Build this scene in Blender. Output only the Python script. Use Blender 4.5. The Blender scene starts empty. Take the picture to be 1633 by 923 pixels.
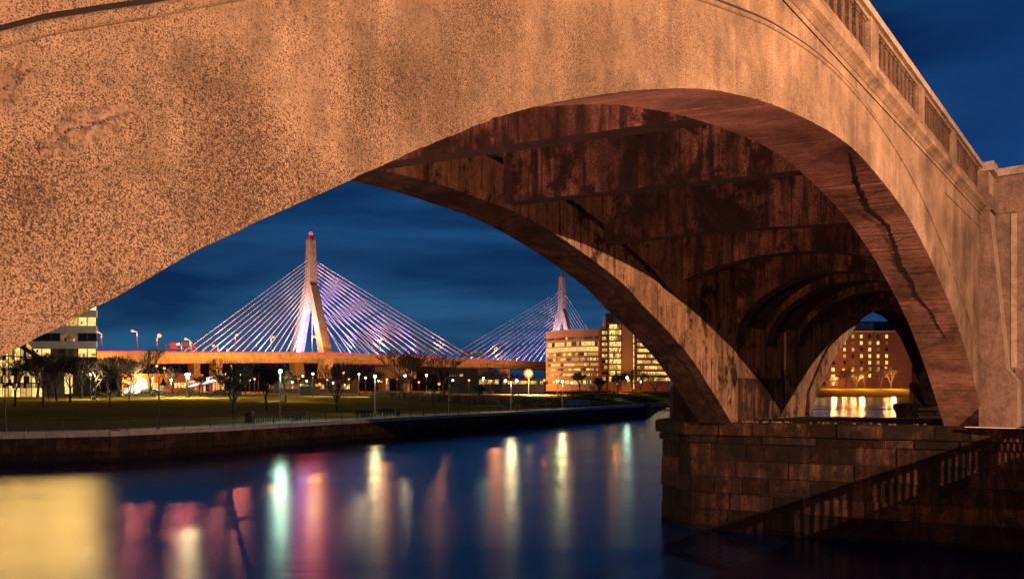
import bpy, math, random
from mathutils import Vector, Matrix
R = math.radians
random.seed(7)
S = bpy.context.scene
COL = S.collection

# ------------------------------------------------------------ camera, world, exposure
cam_d = bpy.data.cameras.new('camera'); cam = bpy.data.objects.new('camera', cam_d); COL.objects.link(cam)
cam.location = (0, 0, 6.5); cam.rotation_euler = (R(90), 0, 0)
cam_d.sensor_width = 36.0; cam_d.lens = 36.0 * 1200 / 1633
cam_d.shift_x = 0.0; cam_d.shift_y = (618 - 461.5) / 1633
cam_d.clip_start = 0.2; cam_d.clip_end = 9000
S.camera = cam
S.view_settings.view_transform = 'Standard'; S.view_settings.look = 'None'
S.view_settings.exposure = 0.0; S.view_settings.gamma = 1.0
S.cycles.use_denoising = True
S.cycles.max_bounces = 7; S.cycles.diffuse_bounces = 4; S.cycles.glossy_bounces = 4
S.cycles.sample_clamp_indirect = 8.0; S.cycles.caustics_reflective = False
try: S.cycles.use_light_tree = True
except Exception: pass

W = bpy.data.worlds.new('World'); S.world = W; W.use_nodes = True
nt = W.node_tree; nt.nodes.clear()
def N(t, **k):
    n = nt.nodes.new(t)
    for a, b in k.items():
        if a == 'ins':
            for i, v in b.items(): n.inputs[i].default_value = v
        else: setattr(n, a, b)
    return n
def L(a, b): nt.links.new(a, b)
def build_world():
    out = N('ShaderNodeOutputWorld'); bg = N('ShaderNodeBackground', ins={'Strength': SKY})
    sky = N('ShaderNodeTexSky', sky_type='NISHITA'); sky.sun_disc = False
    sky.sun_elevation = R(-4.0); sky.sun_rotation = R(60); sky.ozone_density = 4.0; sky.dust_density = 0.3
    tc = N('ShaderNodeTexCoord'); sep = N('ShaderNodeSeparateXYZ'); L(tc.outputs['Generated'], sep.inputs[0])
    mp = N('ShaderNodeMapping'); mp.inputs['Scale'].default_value = (1.3, 1.3, 9.0); mp.inputs['Rotation'].default_value = (0.05, 0.08, 0)
    L(tc.outputs['Generated'], mp.inputs[0])
    nz = N('ShaderNodeTexNoise', ins={'Scale': 1.6, 'Detail': 4.0, 'Roughness': 0.5, 'Distortion': 0.4}); L(mp.outputs[0], nz.inputs['Vector'])
    rp = N('ShaderNodeValToRGB'); e = rp.color_ramp.elements
    e[0].position = 0.40; e[0].color = (0.30, 0.36, 0.46, 1); e[1].position = 0.62; e[1].color = (1.25, 1.2, 1.05, 1)
    L(nz.outputs['Fac'], rp.inputs[0])
    # clouds thin out to the right where the sky is clear
    clr = N('ShaderNodeMapRange', ins={'From Min': 0.38, 'From Max': 0.56}); L(sep.outputs['X'], clr.inputs['Value'])
    m1 = N('ShaderNodeMix', data_type='RGBA'); L(clr.outputs[0], m1.inputs['Factor']); L(rp.outputs[0], m1.inputs['A']); m1.inputs['B'].default_value = (0.95, 1.0, 1.1, 1)
    gr = N('ShaderNodeValToRGB'); L(sep.outputs['Z'], gr.inputs[0]); g = gr.color_ramp.elements
    g[0].position = 0.0; g[0].color = (0.018, 0.085, 0.20, 1); g[1].position = 0.55; g[1].color = (0.0025, 0.020, 0.085, 1)
    g2 = g.new(0.22); g2.color = (0.008, 0.050, 0.165, 1)
    add = N('ShaderNodeMix', data_type='RGBA', blend_type='ADD'); add.inputs['Factor'].default_value = 0.06
    L(gr.outputs[0], add.inputs['A']); L(sky.outputs[0], add.inputs['B'])
    mul = N('ShaderNodeMix', data_type='RGBA', blend_type='MULTIPLY'); mul.inputs['Factor'].default_value = 1.0
    L(add.outputs['Result'], mul.inputs['A']); L(m1.outputs['Result'], mul.inputs['B'])
    L(mul.outputs['Result'], bg.inputs['Color']); L(bg.outputs[0], out.inputs[0])
SKY = 1.0
build_world()
# ------------------------------------------------------------ light levels (the lamps that stand on the road beside the viaduct and in the park)
P_ROAD = 49000.0          # watts of each street lamp on the road
C_ROAD = (1.0, 0.50, 0.255)
P_FILL = 12500.0  # power of the unseen lamp added to fill the arch underside
C_SOD = (1.0, 0.36, 0.08)
C_WHITE = (1.0, 0.76, 0.34)
C_GREEN = (0.62, 1.0, 0.72)

# ------------------------------------------------------------ frames
OX, OY = 18.8, 30.0
A = (0.641, 0.767); PP = (-0.915, 0.404); NN = (-0.767, 0.641)
def B(s, w, z): return (OX + A[0]*s + PP[0]*w, OY + A[1]*s + PP[1]*w, z)       # s along the viaduct, w along the skewed pier
def B2(s, n, z): return (OX + A[0]*s + NN[0]*n, OY + A[1]*s + NN[1]*n, z)      # n square to the viaduct
def lerp(pts, x):
    if x <= pts[0][0]: return pts[0][1]
    for a, b in zip(pts, pts[1:]):
        if x <= b[0]: return a[1] + (b[1]-a[1])*(x-a[0])/(b[0]-a[0])
    return pts[-1][1]
SH = [(-500,-120),(-130,27),(-43,63),(-35.2,66.4),(-28.3,74.6),(-20.5,88),(-13.1,100.4),(4.6,127),(30.1,170.8),(32,176),(42,215),(62,290),(112,420),(215,530),(800,575),(3000,600)]
GX, GY = 0.937, 0.349
SHE = [(x*GX+y*GY, -x*GY+y*GX) for x, y in SH]
def sst(a, b, x):
    t = max(0, min(1, (x-a)/(b-a))); return t*t*(3-2*t)
def gz(x, y):
    e = x*GX+y*GY; t = -x*GY+y*GX - lerp(SHE, e)
    r = sst(88, 112, e)
    za = 2.58 + 1.8*sst(8, 95, t)
    zb = 0.5 + 3.9*sst(0, 34, t) + 1.6*sst(300, 420, e)*sst(5, 50, t)
    return za*(1-r) + zb*r
def px(u, y): return ((u-816.5)/1200*y, y)
def zv(v, y): return 6.5 + (618-v)*y/1200
def at(u, v, lo=60, hi=700):
    y = lo
    while y < hi:
        x = (u-816.5)/1200*y
        e = x*GX+y*GY; t = -x*GY+y*GX - lerp(SHE, e)
        if t >= 0 and 618 + (6.5-gz(x, y))*1200/y <= v: break
        y += 0.5
    x = (u-816.5)/1200*y
    return (x, y, gz(x, y))

# ------------------------------------------------------------ tagging
def tag(o, label=None, cat=None, group=None, kind=None):
    if label: o['label'] = label
    if cat: o['category'] = cat
    if group: o['group'] = group
    if kind: o['kind'] = kind
    return o
def thing(name, label, cat, loc=(0,0,0), group=None, rz=0):
    o = bpy.data.objects.new(name, None); COL.objects.link(o); o.location = loc; o.rotation_euler = (0,0,rz)
    o.empty_display_size = 0.3
    return tag(o, label, cat, group)
def copy_tree(o, parent=None):
    c = o.copy(); COL.objects.link(c)
    if parent: c.parent = parent
    for ch in list(o.children): copy_tree(ch, c)
    return c
def world_loc(o):
    v = Vector((0,0,0))
    while o: v += o.location; o = o.parent
    return v

# ------------------------------------------------------------ mesh builder
class MB:
    def __init__(s): s.v = []; s.f = []; s.m = []; s.c = []; s.tone = (1,1,1,1)
    def poly(s, pts, mi=0):
        b = len(s.v); s.v += [tuple(p) for p in pts]; s.f.append(tuple(range(b, b+len(pts)))); s.m.append(mi); s.c.append(s.tone)
    def hexa(s, p, mi=0, mis=None):  # p: 8 pts bottom 0-3 ccw, top 4-7
        b = len(s.v); s.v += [tuple(q) for q in p]
        fs = [(0,3,2,1),(4,5,6,7),(0,1,5,4),(1,2,6,5),(2,3,7,6),(3,0,4,7)]
        for k, f in enumerate(fs):
            s.f.append(tuple(b+i for i in f)); s.m.append(mis[k] if mis else mi); s.c.append(s.tone)
    def box(s, c, d, mi=0, rz=0):
        x, y, z = c; a, b, h = d[0]/2, d[1]/2, d[2]/2; co, si = math.cos(rz), math.sin(rz)
        q = [(-a,-b),(a,-b),(a,b),(-a,b)]
        s.hexa([(x+i*co-j*si, y+i*si+j*co, z+k) for k in (-h, h) for i, j in q], mi)
    def fbox(s, fr, s0, s1, w0, w1, z0, z1, mi=0, mis=None):
        s.hexa([fr(s0,w1,z0),fr(s0,w0,z0),fr(s1,w0,z0),fr(s1,w1,z0),fr(s0,w1,z1),fr(s0,w0,z1),fr(s1,w0,z1),fr(s1,w1,z1)], mi, mis)
    def tube(s, a, b, r0, r1=None, n=6, mi=0, cap=True):
        r1 = r0 if r1 is None else r1
        a, b = Vector(a), Vector(b); d = (b-a)
        if d.length < 1e-6: return
        d.normalize(); u = d.cross(Vector((0,0,1)) if abs(d.z) < .95 else Vector((1,0,0))).normalized(); v = d.cross(u)
        k = len(s.v)
        for c, r in ((a, r0), (b, r1)):
            for i in range(n):
                t = 2*math.pi*i/n; s.v.append(tuple(c + u*(r*math.cos(t)) + v*(r*math.sin(t))))
        for i in range(n):
            j = (i+1) % n; s.f.append((k+i, k+j, k+n+j, k+n+i)); s.m.append(mi); s.c.append(s.tone)
        if cap:
            s.f.append(tuple(k+i for i in range(n))[::-1]); s.m.append(mi); s.c.append(s.tone)
            s.f.append(tuple(k+n+i for i in range(n))); s.m.append(mi); s.c.append(s.tone)
    def lathe(s, c, prof, n=12, mi=0):
        k = len(s.v)
        for r, z in prof:
            for i in range(n):
                t = 2*math.pi*i/n; s.v.append((c[0]+r*math.cos(t), c[1]+r*math.sin(t), c[2]+z))
        for q in range(len(prof)-1):
            for i in range(n):
                j = (i+1) % n; s.f.append((k+q*n+i, k+q*n+j, k+(q+1)*n+j, k+(q+1)*n+i)); s.m.append(mi); s.c.append(s.tone)
        s.f.append(tuple(k+i for i in range(n))[::-1]); s.m.append(mi); s.c.append(s.tone)
        s.f.append(tuple(k+(len(prof)-1)*n+i for i in range(n))); s.m.append(mi); s.c.append(s.tone)
    def ball(s, c, r, n=10, mi=0, sz=1.0):
        s.lathe(c, [(r*math.sin(math.pi*t/6)+.001, -r*sz*math.cos(math.pi*t/6)) for t in range(7)], n, mi)
    def build(s, name, mats, parent=None, smooth=False, attr=False, local=False):
        off = Vector((0,0,0)) if (parent is None or local) else world_loc(parent)
        me = bpy.data.meshes.new(name)
        me.from_pydata([(x-off.x, y-off.y, z-off.z) for x, y, z in s.v], [], s.f); 
        mats = mats if isinstance(mats, (list, tuple)) else [mats]
        for m in mats: me.materials.append(m)
        if len(mats) > 1: me.polygons.foreach_set('material_index', s.m)
        if smooth: me.polygons.foreach_set('use_smooth', [True]*len(s.f))
        if attr:
            ca = me.color_attributes.new('tone', 'FLOAT_COLOR', 'CORNER'); arr = []
            for p in me.polygons: arr += list(s.c[p.index])*p.loop_total
            ca.data.foreach_set('color', arr)
        me.update()
        o = bpy.data.objects.new(name, me); COL.objects.link(o)
        if parent: o.parent = parent
        return o
def strip(mb, fr, ss, zlo, zhi, w0, w1, mis=(0,1,0,0)):
    """solid between two curves, w0..w1; mis: front(w0), bottom, back(w1), top"""
    for a, b in zip(ss, ss[1:]):
        la, lb, ha, hb = zlo(a), zlo(b), zhi(a), zhi(b)
        if ha-la < .005 and hb-lb < .005: continue
        mb.poly([fr(a,w0,la),fr(b,w0,lb),fr(b,w0,hb),fr(a,w0,ha)], mis[0])
        mb.poly([fr(a,w1,la),fr(a,w1,ha),fr(b,w1,hb),fr(b,w1,lb)], mis[2])
        mb.poly([fr(a,w0,la),fr(a,w1,la),fr(b,w1,lb),fr(b,w0,lb)], mis[1])
        mb.poly([fr(a,w0,ha),fr(b,w0,hb),fr(b,w1,hb),fr(a,w1,ha)], mis[3])
    for s_, fl in ((ss[0], 0), (ss[-1], 1)):
        q = [fr(s_,w0,zlo(s_)),fr(s_,w0,zhi(s_)),fr(s_,w1,zhi(s_)),fr(s_,w1,zlo(s_))]
        mb.poly(q if not fl else q[::-1], mis[0])

# ------------------------------------------------------------ materials
def mat(name):
    global nt
    m = bpy.data.materials.new(name); m.use_nodes = True; nt = m.node_tree; nt.nodes.clear()
    o = N('ShaderNodeOutputMaterial'); b = N('ShaderNodeBsdfPrincipled'); L(b.outputs[0], o.inputs[0])
    return m, b
def noise(scale, detail=3, rough=.55, vec=None, dist=0):
    n = N('ShaderNodeTexNoise', ins={'Scale': scale, 'Detail': detail, 'Roughness': rough, 'Distortion': dist})
    L(vec, n.inputs['Vector']); return n.outputs['Fac']
def ramp(fac, p0, c0, p1, c1):
    r = N('ShaderNodeValToRGB'); L(fac, r.inputs[0]); e = r.color_ramp.elements
    c = lambda q: (q, q, q, 1) if not isinstance(q, (tuple, list)) else tuple(q)+(1,)*(4-len(q))
    e[0].position = p0; e[0].color = c(c0); e[1].position = p1; e[1].color = c(c1); return r.outputs[0]
def mix(fac, a, b, bt='MIX'):
    m = N('ShaderNodeMix', data_type='RGBA', blend_type=bt)
    for sock, v in (('Factor', fac), ('A', a), ('B', b)):
        if hasattr(v, 'links') or hasattr(v, 'is_linked'): L(v, m.inputs[sock])
        else: m.inputs[sock].default_value = v if sock == 'Factor' else tuple(v)+(1,)*(4-len(v))
    return m.outputs['Result']
def objvec(scale=(1,1,1), rot=0):
    tc = N('ShaderNodeTexCoord'); mp = N('ShaderNodeMapping'); mp.inputs['Scale'].default_value = scale
    mp.inputs['Rotation'].default_value = (0, 0, rot)
    L(tc.outputs['Object'], mp.inputs[0]); return mp.outputs[0]
def bump(b, h, strength, dist):
    n = N('ShaderNodeBump', ins={'Strength': strength, 'Distance': dist}); L(h, n.inputs['Height']); L(n.outputs[0], b.inputs['Normal'])

def concrete(name, c1, c2, spk=(.05,.035,.03), spk_amt=.8, stain=.55, streak=.5, sscale=26, blk=0.0, tone=False, pale=0.0, bmp=.55):
    m, b = mat(name)
    v = objvec(); vs = objvec((1.6, 1.6, .13))
    base = mix(noise(.55, 4, .6, v), c1, c2)
    big = ramp(noise(.33, 6, .62, v, .6), .36, 1.0-stain, .58, 1.0)
    base = mix(1.0, base, big, 'MULTIPLY')
    st = ramp(noise(1.7, 5, .6, vs), .35, 1.0-streak, .62, 1.0)
    base = mix(1.0, base, st, 'MULTIPLY')
    if blk > 0:
        bk = ramp(noise(.8, 9, .74, objvec((1, 1, .7))), .40+.04*blk, .96, .47+.05*blk, 0.0)
        base = mix(bk, base, (.018, .012, .011))
        bk2 = ramp(noise(2.2, 6, .7, vs), .33+.06*blk, .95, .47+.04*blk, 0.0)
        base = mix(bk2, base, (.022, .015, .013))
    if pale:
        pl = ramp(noise(2.6, 4, .6, objvec((1.2, 1.2, .08))), .60, 0.0, .70, pale); base = mix(pl, base, (.66,.52,.38))
        gr = ramp(noise(.52, 9, .78, v), .33, .75, .42, 0.0); base = mix(gr, base, (.10,.065,.05))
    dens = ramp(noise(.8, 4, .6, v), .30, -.02, .70, .12)
    sp = N('ShaderNodeMath', operation='ADD'); L(noise(sscale, 3, .7, v), sp.inputs[0]); L(dens, sp.inputs[1])
    spf = ramp(sp.outputs[0], .555, 0.0, .625, spk_amt)
    base = mix(spf, base, spk)
    sp2 = N('ShaderNodeMath', operation='ADD'); L(noise(sscale*.42, 4, .7, v), sp2.inputs[0]); L(dens, sp2.inputs[1])
    base = mix(ramp(sp2.outputs[0], .60, 0.0, .70, spk_amt*.85), base, tuple(c*.5 for c in spk))
    mot = ramp(noise(3.2, 7, .76, v), .36, .60, .60, 1.10); base = mix(1.0, base, mot, 'MULTIPLY')
    fine = ramp(noise(sscale*2.7, 2, .6, v), .3, .82, .7, 1.12)
    base = mix(1.0, base, fine, 'MULTIPLY')
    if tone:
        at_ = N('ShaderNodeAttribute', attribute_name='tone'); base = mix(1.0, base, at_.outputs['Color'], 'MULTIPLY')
    L(base, b.inputs['Base Color']); b.inputs['Roughness'].default_value = .88
    b.inputs['Specular IOR Level'].default_value = .25
    ad = N('ShaderNodeMath', operation='MULTIPLY_ADD', ins={1: .5}); L(noise(sscale*.8, 4, .7, v), ad.inputs[0]); L(noise(3.0, 4, .6, v), ad.inputs[2])
    bump(b, ad.outputs[0], bmp, .025 if bmp < 1 else .09)
    return m
def plain(name, col, rough=.6, metal=0, var=.25, sc=2.0):
    m, b = mat(name); v = objvec()
    k = ramp(noise(sc, 4, .6, v), .3, 1-var, .7, 1+var*.4)
    L(mix(1.0, col, k, 'MULTIPLY'), b.inputs['Base Color']); b.inputs['Roughness'].default_value = rough; b.inputs['Metallic'].default_value = metal
    return m
def emit(name, col, st, var=0.0, sc=1.1):
    global nt
    m = bpy.data.materials.new(name); m.use_nodes = True; nt = m.node_tree; nt.nodes.clear()
    o = N('ShaderNodeOutputMaterial'); e = N('ShaderNodeEmission'); e.inputs['Strength'].default_value = st
    e.inputs['Color'].default_value = tuple(col)+(1,)
    if var:
        v = objvec((1, 1, 1)); k = ramp(noise(sc, 3, .6, v), .35, 1-var, .65, 1.0); L(mix(1.0, col, k, 'MULTIPLY'), e.inputs['Color'])
    L(e.outputs[0], o.inputs[0]); return m

M = {}
M['conc'] = concrete('weathered_concrete', (.52,.385,.26), (.40,.285,.20), spk=(.060,.032,.026), spk_amt=.93, stain=.50, streak=.26, sscale=100, pale=.32)
M['soffit'] = concrete('sooty_soffit_concrete', (.58,.315,.235), (.44,.24,.18), spk=(.04,.03,.028), spk_amt=.3, stain=.7, streak=.05, sscale=30)
M['inner'] = concrete('streaked_inner_concrete', (.58,.37,.24), (.46,.29,.19), spk=(.05,.035,.03), spk_amt=.4, stain=.35, streak=.5, sscale=34, blk=.02)
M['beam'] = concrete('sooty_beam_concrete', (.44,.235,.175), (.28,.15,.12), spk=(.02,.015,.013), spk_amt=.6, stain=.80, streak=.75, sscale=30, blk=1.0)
M['under'] = plain('shade_black_underside', (.035,.022,.018), .95, 0, .6, 1.5)  # beam and arch undersides, blackened in colour to look unlit
M['soffit2'] = concrete('shaded_soffit_concrete', (.16,.095,.065), (.08,.05,.04), spk=(.02,.015,.013), spk_amt=.4, stain=.7, streak=.3, sscale=30, blk=.5)  # darker copy for the far soffit, shade put into its colour
M['bal'] = concrete('pitted_baluster_concrete', (.22,.135,.10), (.14,.085,.065), spk=(.02,.012,.010), spk_amt=.7, stain=.4, streak=.3, sscale=30)
M['pylon'] = concrete('pink_pylon_concrete', (.33,.235,.195), (.27,.19,.16), spk=(.12,.08,.07), spk_amt=.5, stain=.3, streak=.25, sscale=30)
M['cap'] = concrete('pale_coping_concrete', (.52,.43,.35), (.44,.36,.29), spk_amt=.25, stain=.2, streak=.1, sscale=30)
M['granite'] = concrete('grimy_granite', (.25,.125,.085), (.06,.03,.024), spk=(.01,.008,.008), spk_amt=.5, stain=.92, streak=.75, sscale=14, blk=1.0, tone=True, bmp=1.0)
M['granite2'] = concrete('seawall_granite', (.15,.095,.065), (.06,.04,.03), spk=(.02,.018,.016), spk_amt=.5, stain=.7, streak=.5, sscale=6, blk=.5, tone=True)
M['capstone'] = plain('grey_capstone', (.30,.30,.31), .8, 0, .35, 1.2)
M['joint'] = plain('dark_joint', (.012,.010,.010), .9)
M['patch'] = concrete('scar_patch_concrete', (.36,.25,.18), (.30,.20,.145), spk_amt=.6, stain=.2, streak=.05, sscale=30)
M['rubble'] = plain('exposed_stones', (.13,.09,.085), .7, 0, .5, 12)
M['soot'] = plain('black_seam', (.010,.007,.007), .95)  # black for seams, also the painted shadow strip over the ring
M['asphalt'] = plain('asphalt', (.055,.05,.048), .85, 0, .3, 1.0)
M['path'] = plain('path_concrete', (.40,.39,.35), .8, 0, .3, .6)
M['black'] = plain('black_metal', (.02,.02,.022), .5, .3)
M['greenp'] = plain('green_paint', (.015,.09,.05), .5)
M['steel'] = plain('grey_steel', (.30,.30,.30), .5, .3)
M['bark'] = plain('dark_bark', (.055,.040,.032), .9, 0, .4, 6)
M['barkp'] = plain('pale_bark', (.16,.13,.11), .9, 0, .4, 6)
M['gold'] = plain('dry_gold_grass', (.30,.23,.10), .9, 0, .5, 1.5)
M['shrub'] = plain('dark_shrub', (.035,.035,.02), .9, 0, .6, 3)
M['hwconc'] = concrete('highway_concrete', (.42,.38,.34), (.34,.31,.28), spk_amt=.1, stain=.3, streak=.3, sscale=1.5)
M['cable'] = plain('white_cable_sheath', (.75,.75,.78), .5, 0, .05)
M['railred'] = plain('trail_red_rail', (.85,.05,.07), .5)  # rail coloured red to imitate traffic light trails
M['grey'] = plain('light_panel', (.42,.40,.42), .6, 0, .12, .2)
M['tan'] = plain('tan_facade', (.50,.42,.30), .8, 0, .15, .2)
M['brickm'] = plain('brown_brick', (.20,.085,.05), .85, 0, .25, .5)
M['brickr'] = plain('red_brick', (.22,.10,.06), .85, 0, .25, .3)
M['darkw'] = plain('dark_glass', (.012,.014,.02), .12)
M['darkb'] = plain('dark_structure', (.03,.028,.03), .7)
M['lit_a'] = emit('window_light_bright', (1.0,.66,.18), 1.9, .5)
M['lit_b'] = emit('window_light_warm', (1.0,.56,.14), .95, .5)
M['lit_c'] = emit('window_light_dim', (.8,.42,.15), .3, .6)
M['lit_y'] = emit('atrium_light', (1.0,.66,.20), 1.7, .5)
M['lit_hot'] = emit('upper_office_light', (1.0,.56,.14), 18, .85, .07)
M['b_white'] = emit('lamp_white', (1.0,.93,.70), 9)
M['b_green'] = emit('lamp_green_white', (.55,1.0,.60), 14)
M['b_sod'] = emit('lamp_sodium', (1.0,.34,.08), 3.2)
M['b_pink'] = emit('lamp_pinkish', (1.0,.26,.17), 3.4)
M['b_main'] = emit('floodlight_glow', (1.0,.78,.32), 8)
M['b_halo'] = emit('floodlight_halo', (1.0,.36,.03), 2.2)  # orange glow imitating the halo round the floodlight
M['b_red'] = emit('beacon_red', (1.0,.03,.08), 2.5)
M['b_grn'] = emit('signal_green', (.05,1.0,.15), 30)
M['b_blue'] = emit('led_violet', (.45,.30,1.0), 12)
M['roadlamp'] = emit('street_lamp_lens', (1.0,.52,.26), 30)
M['signg'] = plain('sign_green', (.02,.20,.10), .5)
M['signy'] = plain('sign_yellow', (.55,.35,.03), .5)
M['brownp'] = plain('sign_back_brown', (.12,.05,.04), .6)
M['white'] = plain('white_paint', (.75,.73,.70), .5)
M['carp'] = plain('car_paint', (.10,.10,.12), .3, .4)

def water_mat():
    global nt
    m = bpy.data.materials.new('river_water'); m.use_nodes = True; nt = m.node_tree; nt.nodes.clear()
    o = N('ShaderNodeOutputMaterial'); g = N('ShaderNodeBsdfGlossy', distribution='BECKMANN'); g.inputs['Color'].default_value = (.93,.97,1,1)
    d = N('ShaderNodeBsdfDiffuse'); d.inputs['Color'].default_value = (.002,.016,.07,1)
    fr = N('ShaderNodeFresnel', ins={'IOR': 1.36}); mx = N('ShaderNodeMixShader'); L(fr.outputs[0], mx.inputs[0]); L(d.outputs[0], mx.inputs[1]); L(g.outputs[0], mx.inputs[2]); L(mx.outputs[0], o.inputs[0])
    v = objvec((.22, 1.6, 1), R(-8)); v2 = objvec((.05, .16, 1), R(12))
    h = N('ShaderNodeMath', operation='MULTIPLY_ADD', ins={1: .25}); L(noise(1.0, 3, .5, v), h.inputs[0]); L(noise(1.0, 2, .5, v2, .2), h.inputs[2])
    bp = N('ShaderNodeBump', ins={'Strength': .06, 'Distance': .5}); L(h.outputs[0], bp.inputs['Height']); L(bp.outputs[0], g.inputs['Normal'])
    r = ramp(noise(1.0, 2, .5, v2), .3, .22, .7, .27); L(r, g.inputs['Roughness'])
    return m
M['water'] = water_mat()
def ground_mat():
    m, b = mat('winter_lawn'); v = objvec()
    c = mix(ramp(noise(.06, 5, .6, v), .35, 0, .65, 1), (.17,.135,.022), (.27,.195,.04))
    c = mix(ramp(noise(2.2, 4, .7, v), .3, 0, .7, 1), mix(.4, c, (.06,.045,.015)), c)
    L(c, b.inputs['Base Color']); b.inputs['Roughness'].default_value = 1.0; b.inputs['Specular IOR Level'].default_value = 0.0
    bump(b, noise(6, 4, .7, v), .6, .08); return m
M['lawn'] = ground_mat()

# ------------------------------------------------------------ structure: water, ground, path, roads
mb = MB(); mb.poly([(-2500,-300,0),(3500,-300,0),(3500,1200,0),(-2500,1200,0)]); tag(mb.build('river_water', M['water']), kind='structure')
es = []
for (e0, f0), (e1, f1) in zip(SHE, SHE[1:]):
    n = max(1, min(30, int((e1-e0)/8)))
    es += [e0 + (e1-e0)*i/n for i in range(n)]
es.append(SHE[-1][0])
ts = [0, .5, 1, 3, 5, 8, 12, 18, 25, 33, 42, 55, 70, 95, 140, 220, 400, 900, 3500]
def TS0(e): return .45 if e < 88 else 0.0
def ef(e, t):
    f = lerp(SHE, e) + t; return (e*GX - f*GY, e*GY + f*GX)
mb = MB(); grid = []
for e in es:
    row = []
    for t in ts:
        x, y = ef(e, max(t, TS0(e))); mb.v.append((x, y, gz(x, y)-.02)); row.append(len(mb.v)-1)
    x, y = ef(e, TS0(e)); mb.v.append((x, y, -1)); row.insert(0, len(mb.v)-1); grid.append(row)
for i in range(len(grid)-1):
    for j in range(len(grid[0])-1):
        mb.f.append((grid[i][j], grid[i+1][j], grid[i+1][j+1], grid[i][j+1])); mb.m.append(0); mb.c.append((1,1,1,1))
tag(mb.build('ground', M['lawn'], smooth=True), kind='structure')
PR = SH[1:9]                                   # promenade polyline
def along(pl, d0, step):
    """points every step metres along the polyline"""
    out = []; acc = d0
    for (x0,y0),(x1,y1) in zip(pl, pl[1:]):
        l = math.hypot(x1-x0, y1-y0); ux, uy = (x1-x0)/l, (y1-y0)/l
        while acc <= l: out.append((x0+ux*acc, y0+uy*acc, ux, uy)); acc += step
        acc -= l
    return out
pr = along(PR, 0, 1.25)
def ribbon(name, pts, d0, d1, z, m, dz=0):
    mb = MB()
    for a, b in zip(pts, pts[1:]):
        q = []
        for (x,y,ux,uy), d in ((a,d0),(b,d0),(b,d1),(a,d1)):
            X, Y = x-uy*d, y+ux*d; q.append((X, Y, (gz(X,Y)+dz) if z is None else z))
        mb.poly(q)
    return mb.build(name, m)
tag(ribbon('promenade_path', pr, .45, 5.2, 2.60, M['path']), kind='structure')
rd = [( -260+i*12, 238+6*math.sin(i/9), 1.0, 0.04) for i in range(34)]
tag(ribbon('park_road', rd, -5, 5, None, M['asphalt'], .05), kind='structure')
pt2 = [(px(u, y)[0], y, .8, .6) for u, y in ((225,205),(300,200),(380,196),(460,190),(540,186),(640,180),(700,172))]
tag(ribbon('park_path', pt2, -3.0, 3.0, None, M['path'], .03), kind='structure')

# ------------------------------------------------------------ the concrete arch viaduct
PF = [(-37.3,4.95),(-36.0,5.3),(-33.72,6.67),(-33.2,7.0),(-32.53,7.45),(-31.32,8.15),(-30.5,8.62),(-29.33,9.24),(-28.08,9.76),(-26.36,10.38),(-24.88,10.82),(-23.27,11.17),(-21.88,11.39),(-20.22,11.58),(-18.6,11.69),(-17.57,11.70),(-15.6,11.53),(-13.04,11.17),(-10.54,10.54),(-8.77,9.95),(-5.89,8.80),(-3.22,7.35),(.24,5.07),(.42,4.93)]
PB = [(-37.0,4.95),(-35.5,6.2),(-33.4,7.69),(-31.5,8.63),(-29.5,9.48),(-28.1,10.15),(-25.3,11.0),(-22,11.6),(-20.92,11.68),(-18.67,11.75),(-17.03,11.68),(-15.53,11.58),(-13.4,11.2),(-9.76,10.17),(-8.28,9.48),(-6.28,8.60),(-4.43,7.66),(-2.45,6.30),(-.80,5.12),(-.55,4.93)]
XF = [(-37.3,5.6),(-33.72,8.46),(-32.8,8.99),(-31.3,9.8),(-29.3,10.8),(-26.4,11.75),(-24.23,12.30),(-22.18,12.72),(-19.31,13.01),(-16.68,12.95),(-13.85,12.60),(-11.27,12.05),(-7.9,10.97),(-6.12,10.22),(-3.61,9.12),(-1.57,8.05),(1.21,6.45),(1.6,6.2)]
def spline(pts):
    """Catmull-Rom style smooth lookup so the arch edge shows no corners"""
    xs = [p[0] for p in pts]; ys = [p[1] for p in pts]; n = len(pts); d = []
    for i in range(n):
        if i == 0: d.append((ys[1]-ys[0])/(xs[1]-xs[0]))
        elif i == n-1: d.append((ys[-1]-ys[-2])/(xs[-1]-xs[-2]))
        else: d.append((ys[i+1]-ys[i-1])/(xs[i+1]-xs[i-1]))
    # smooth the slopes a little
    d = [d[0]] + [(d[i-1]+2*d[i]+d[i+1])/4 for i in range(1, n-1)] + [d[-1]]
    def f(x):
        if x <= xs[0]: return ys[0]
        if x >= xs[-1]: return ys[-1]
        i = 0
        while xs[i+1] < x: i += 1
        h = xs[i+1]-xs[i]; t = (x-xs[i])/h
        return (2*t**3-3*t*t+1)*ys[i] + (t**3-2*t*t+t)*h*d[i] + (-2*t**3+3*t*t)*ys[i+1] + (t**3-t*t)*h*d[i+1]
    return f
fF, fB, fX = spline(PF), spline(PB), spline(XF)
PERIOD = 46.7
ZT = 13.55          # underside of the cornice
SA, SB = -37.3, .42
via = thing('arch_viaduct', 'long weathered concrete arch railway viaduct crossing the river on granite pier', 'viaduct', B(0, 5, 0))
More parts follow.
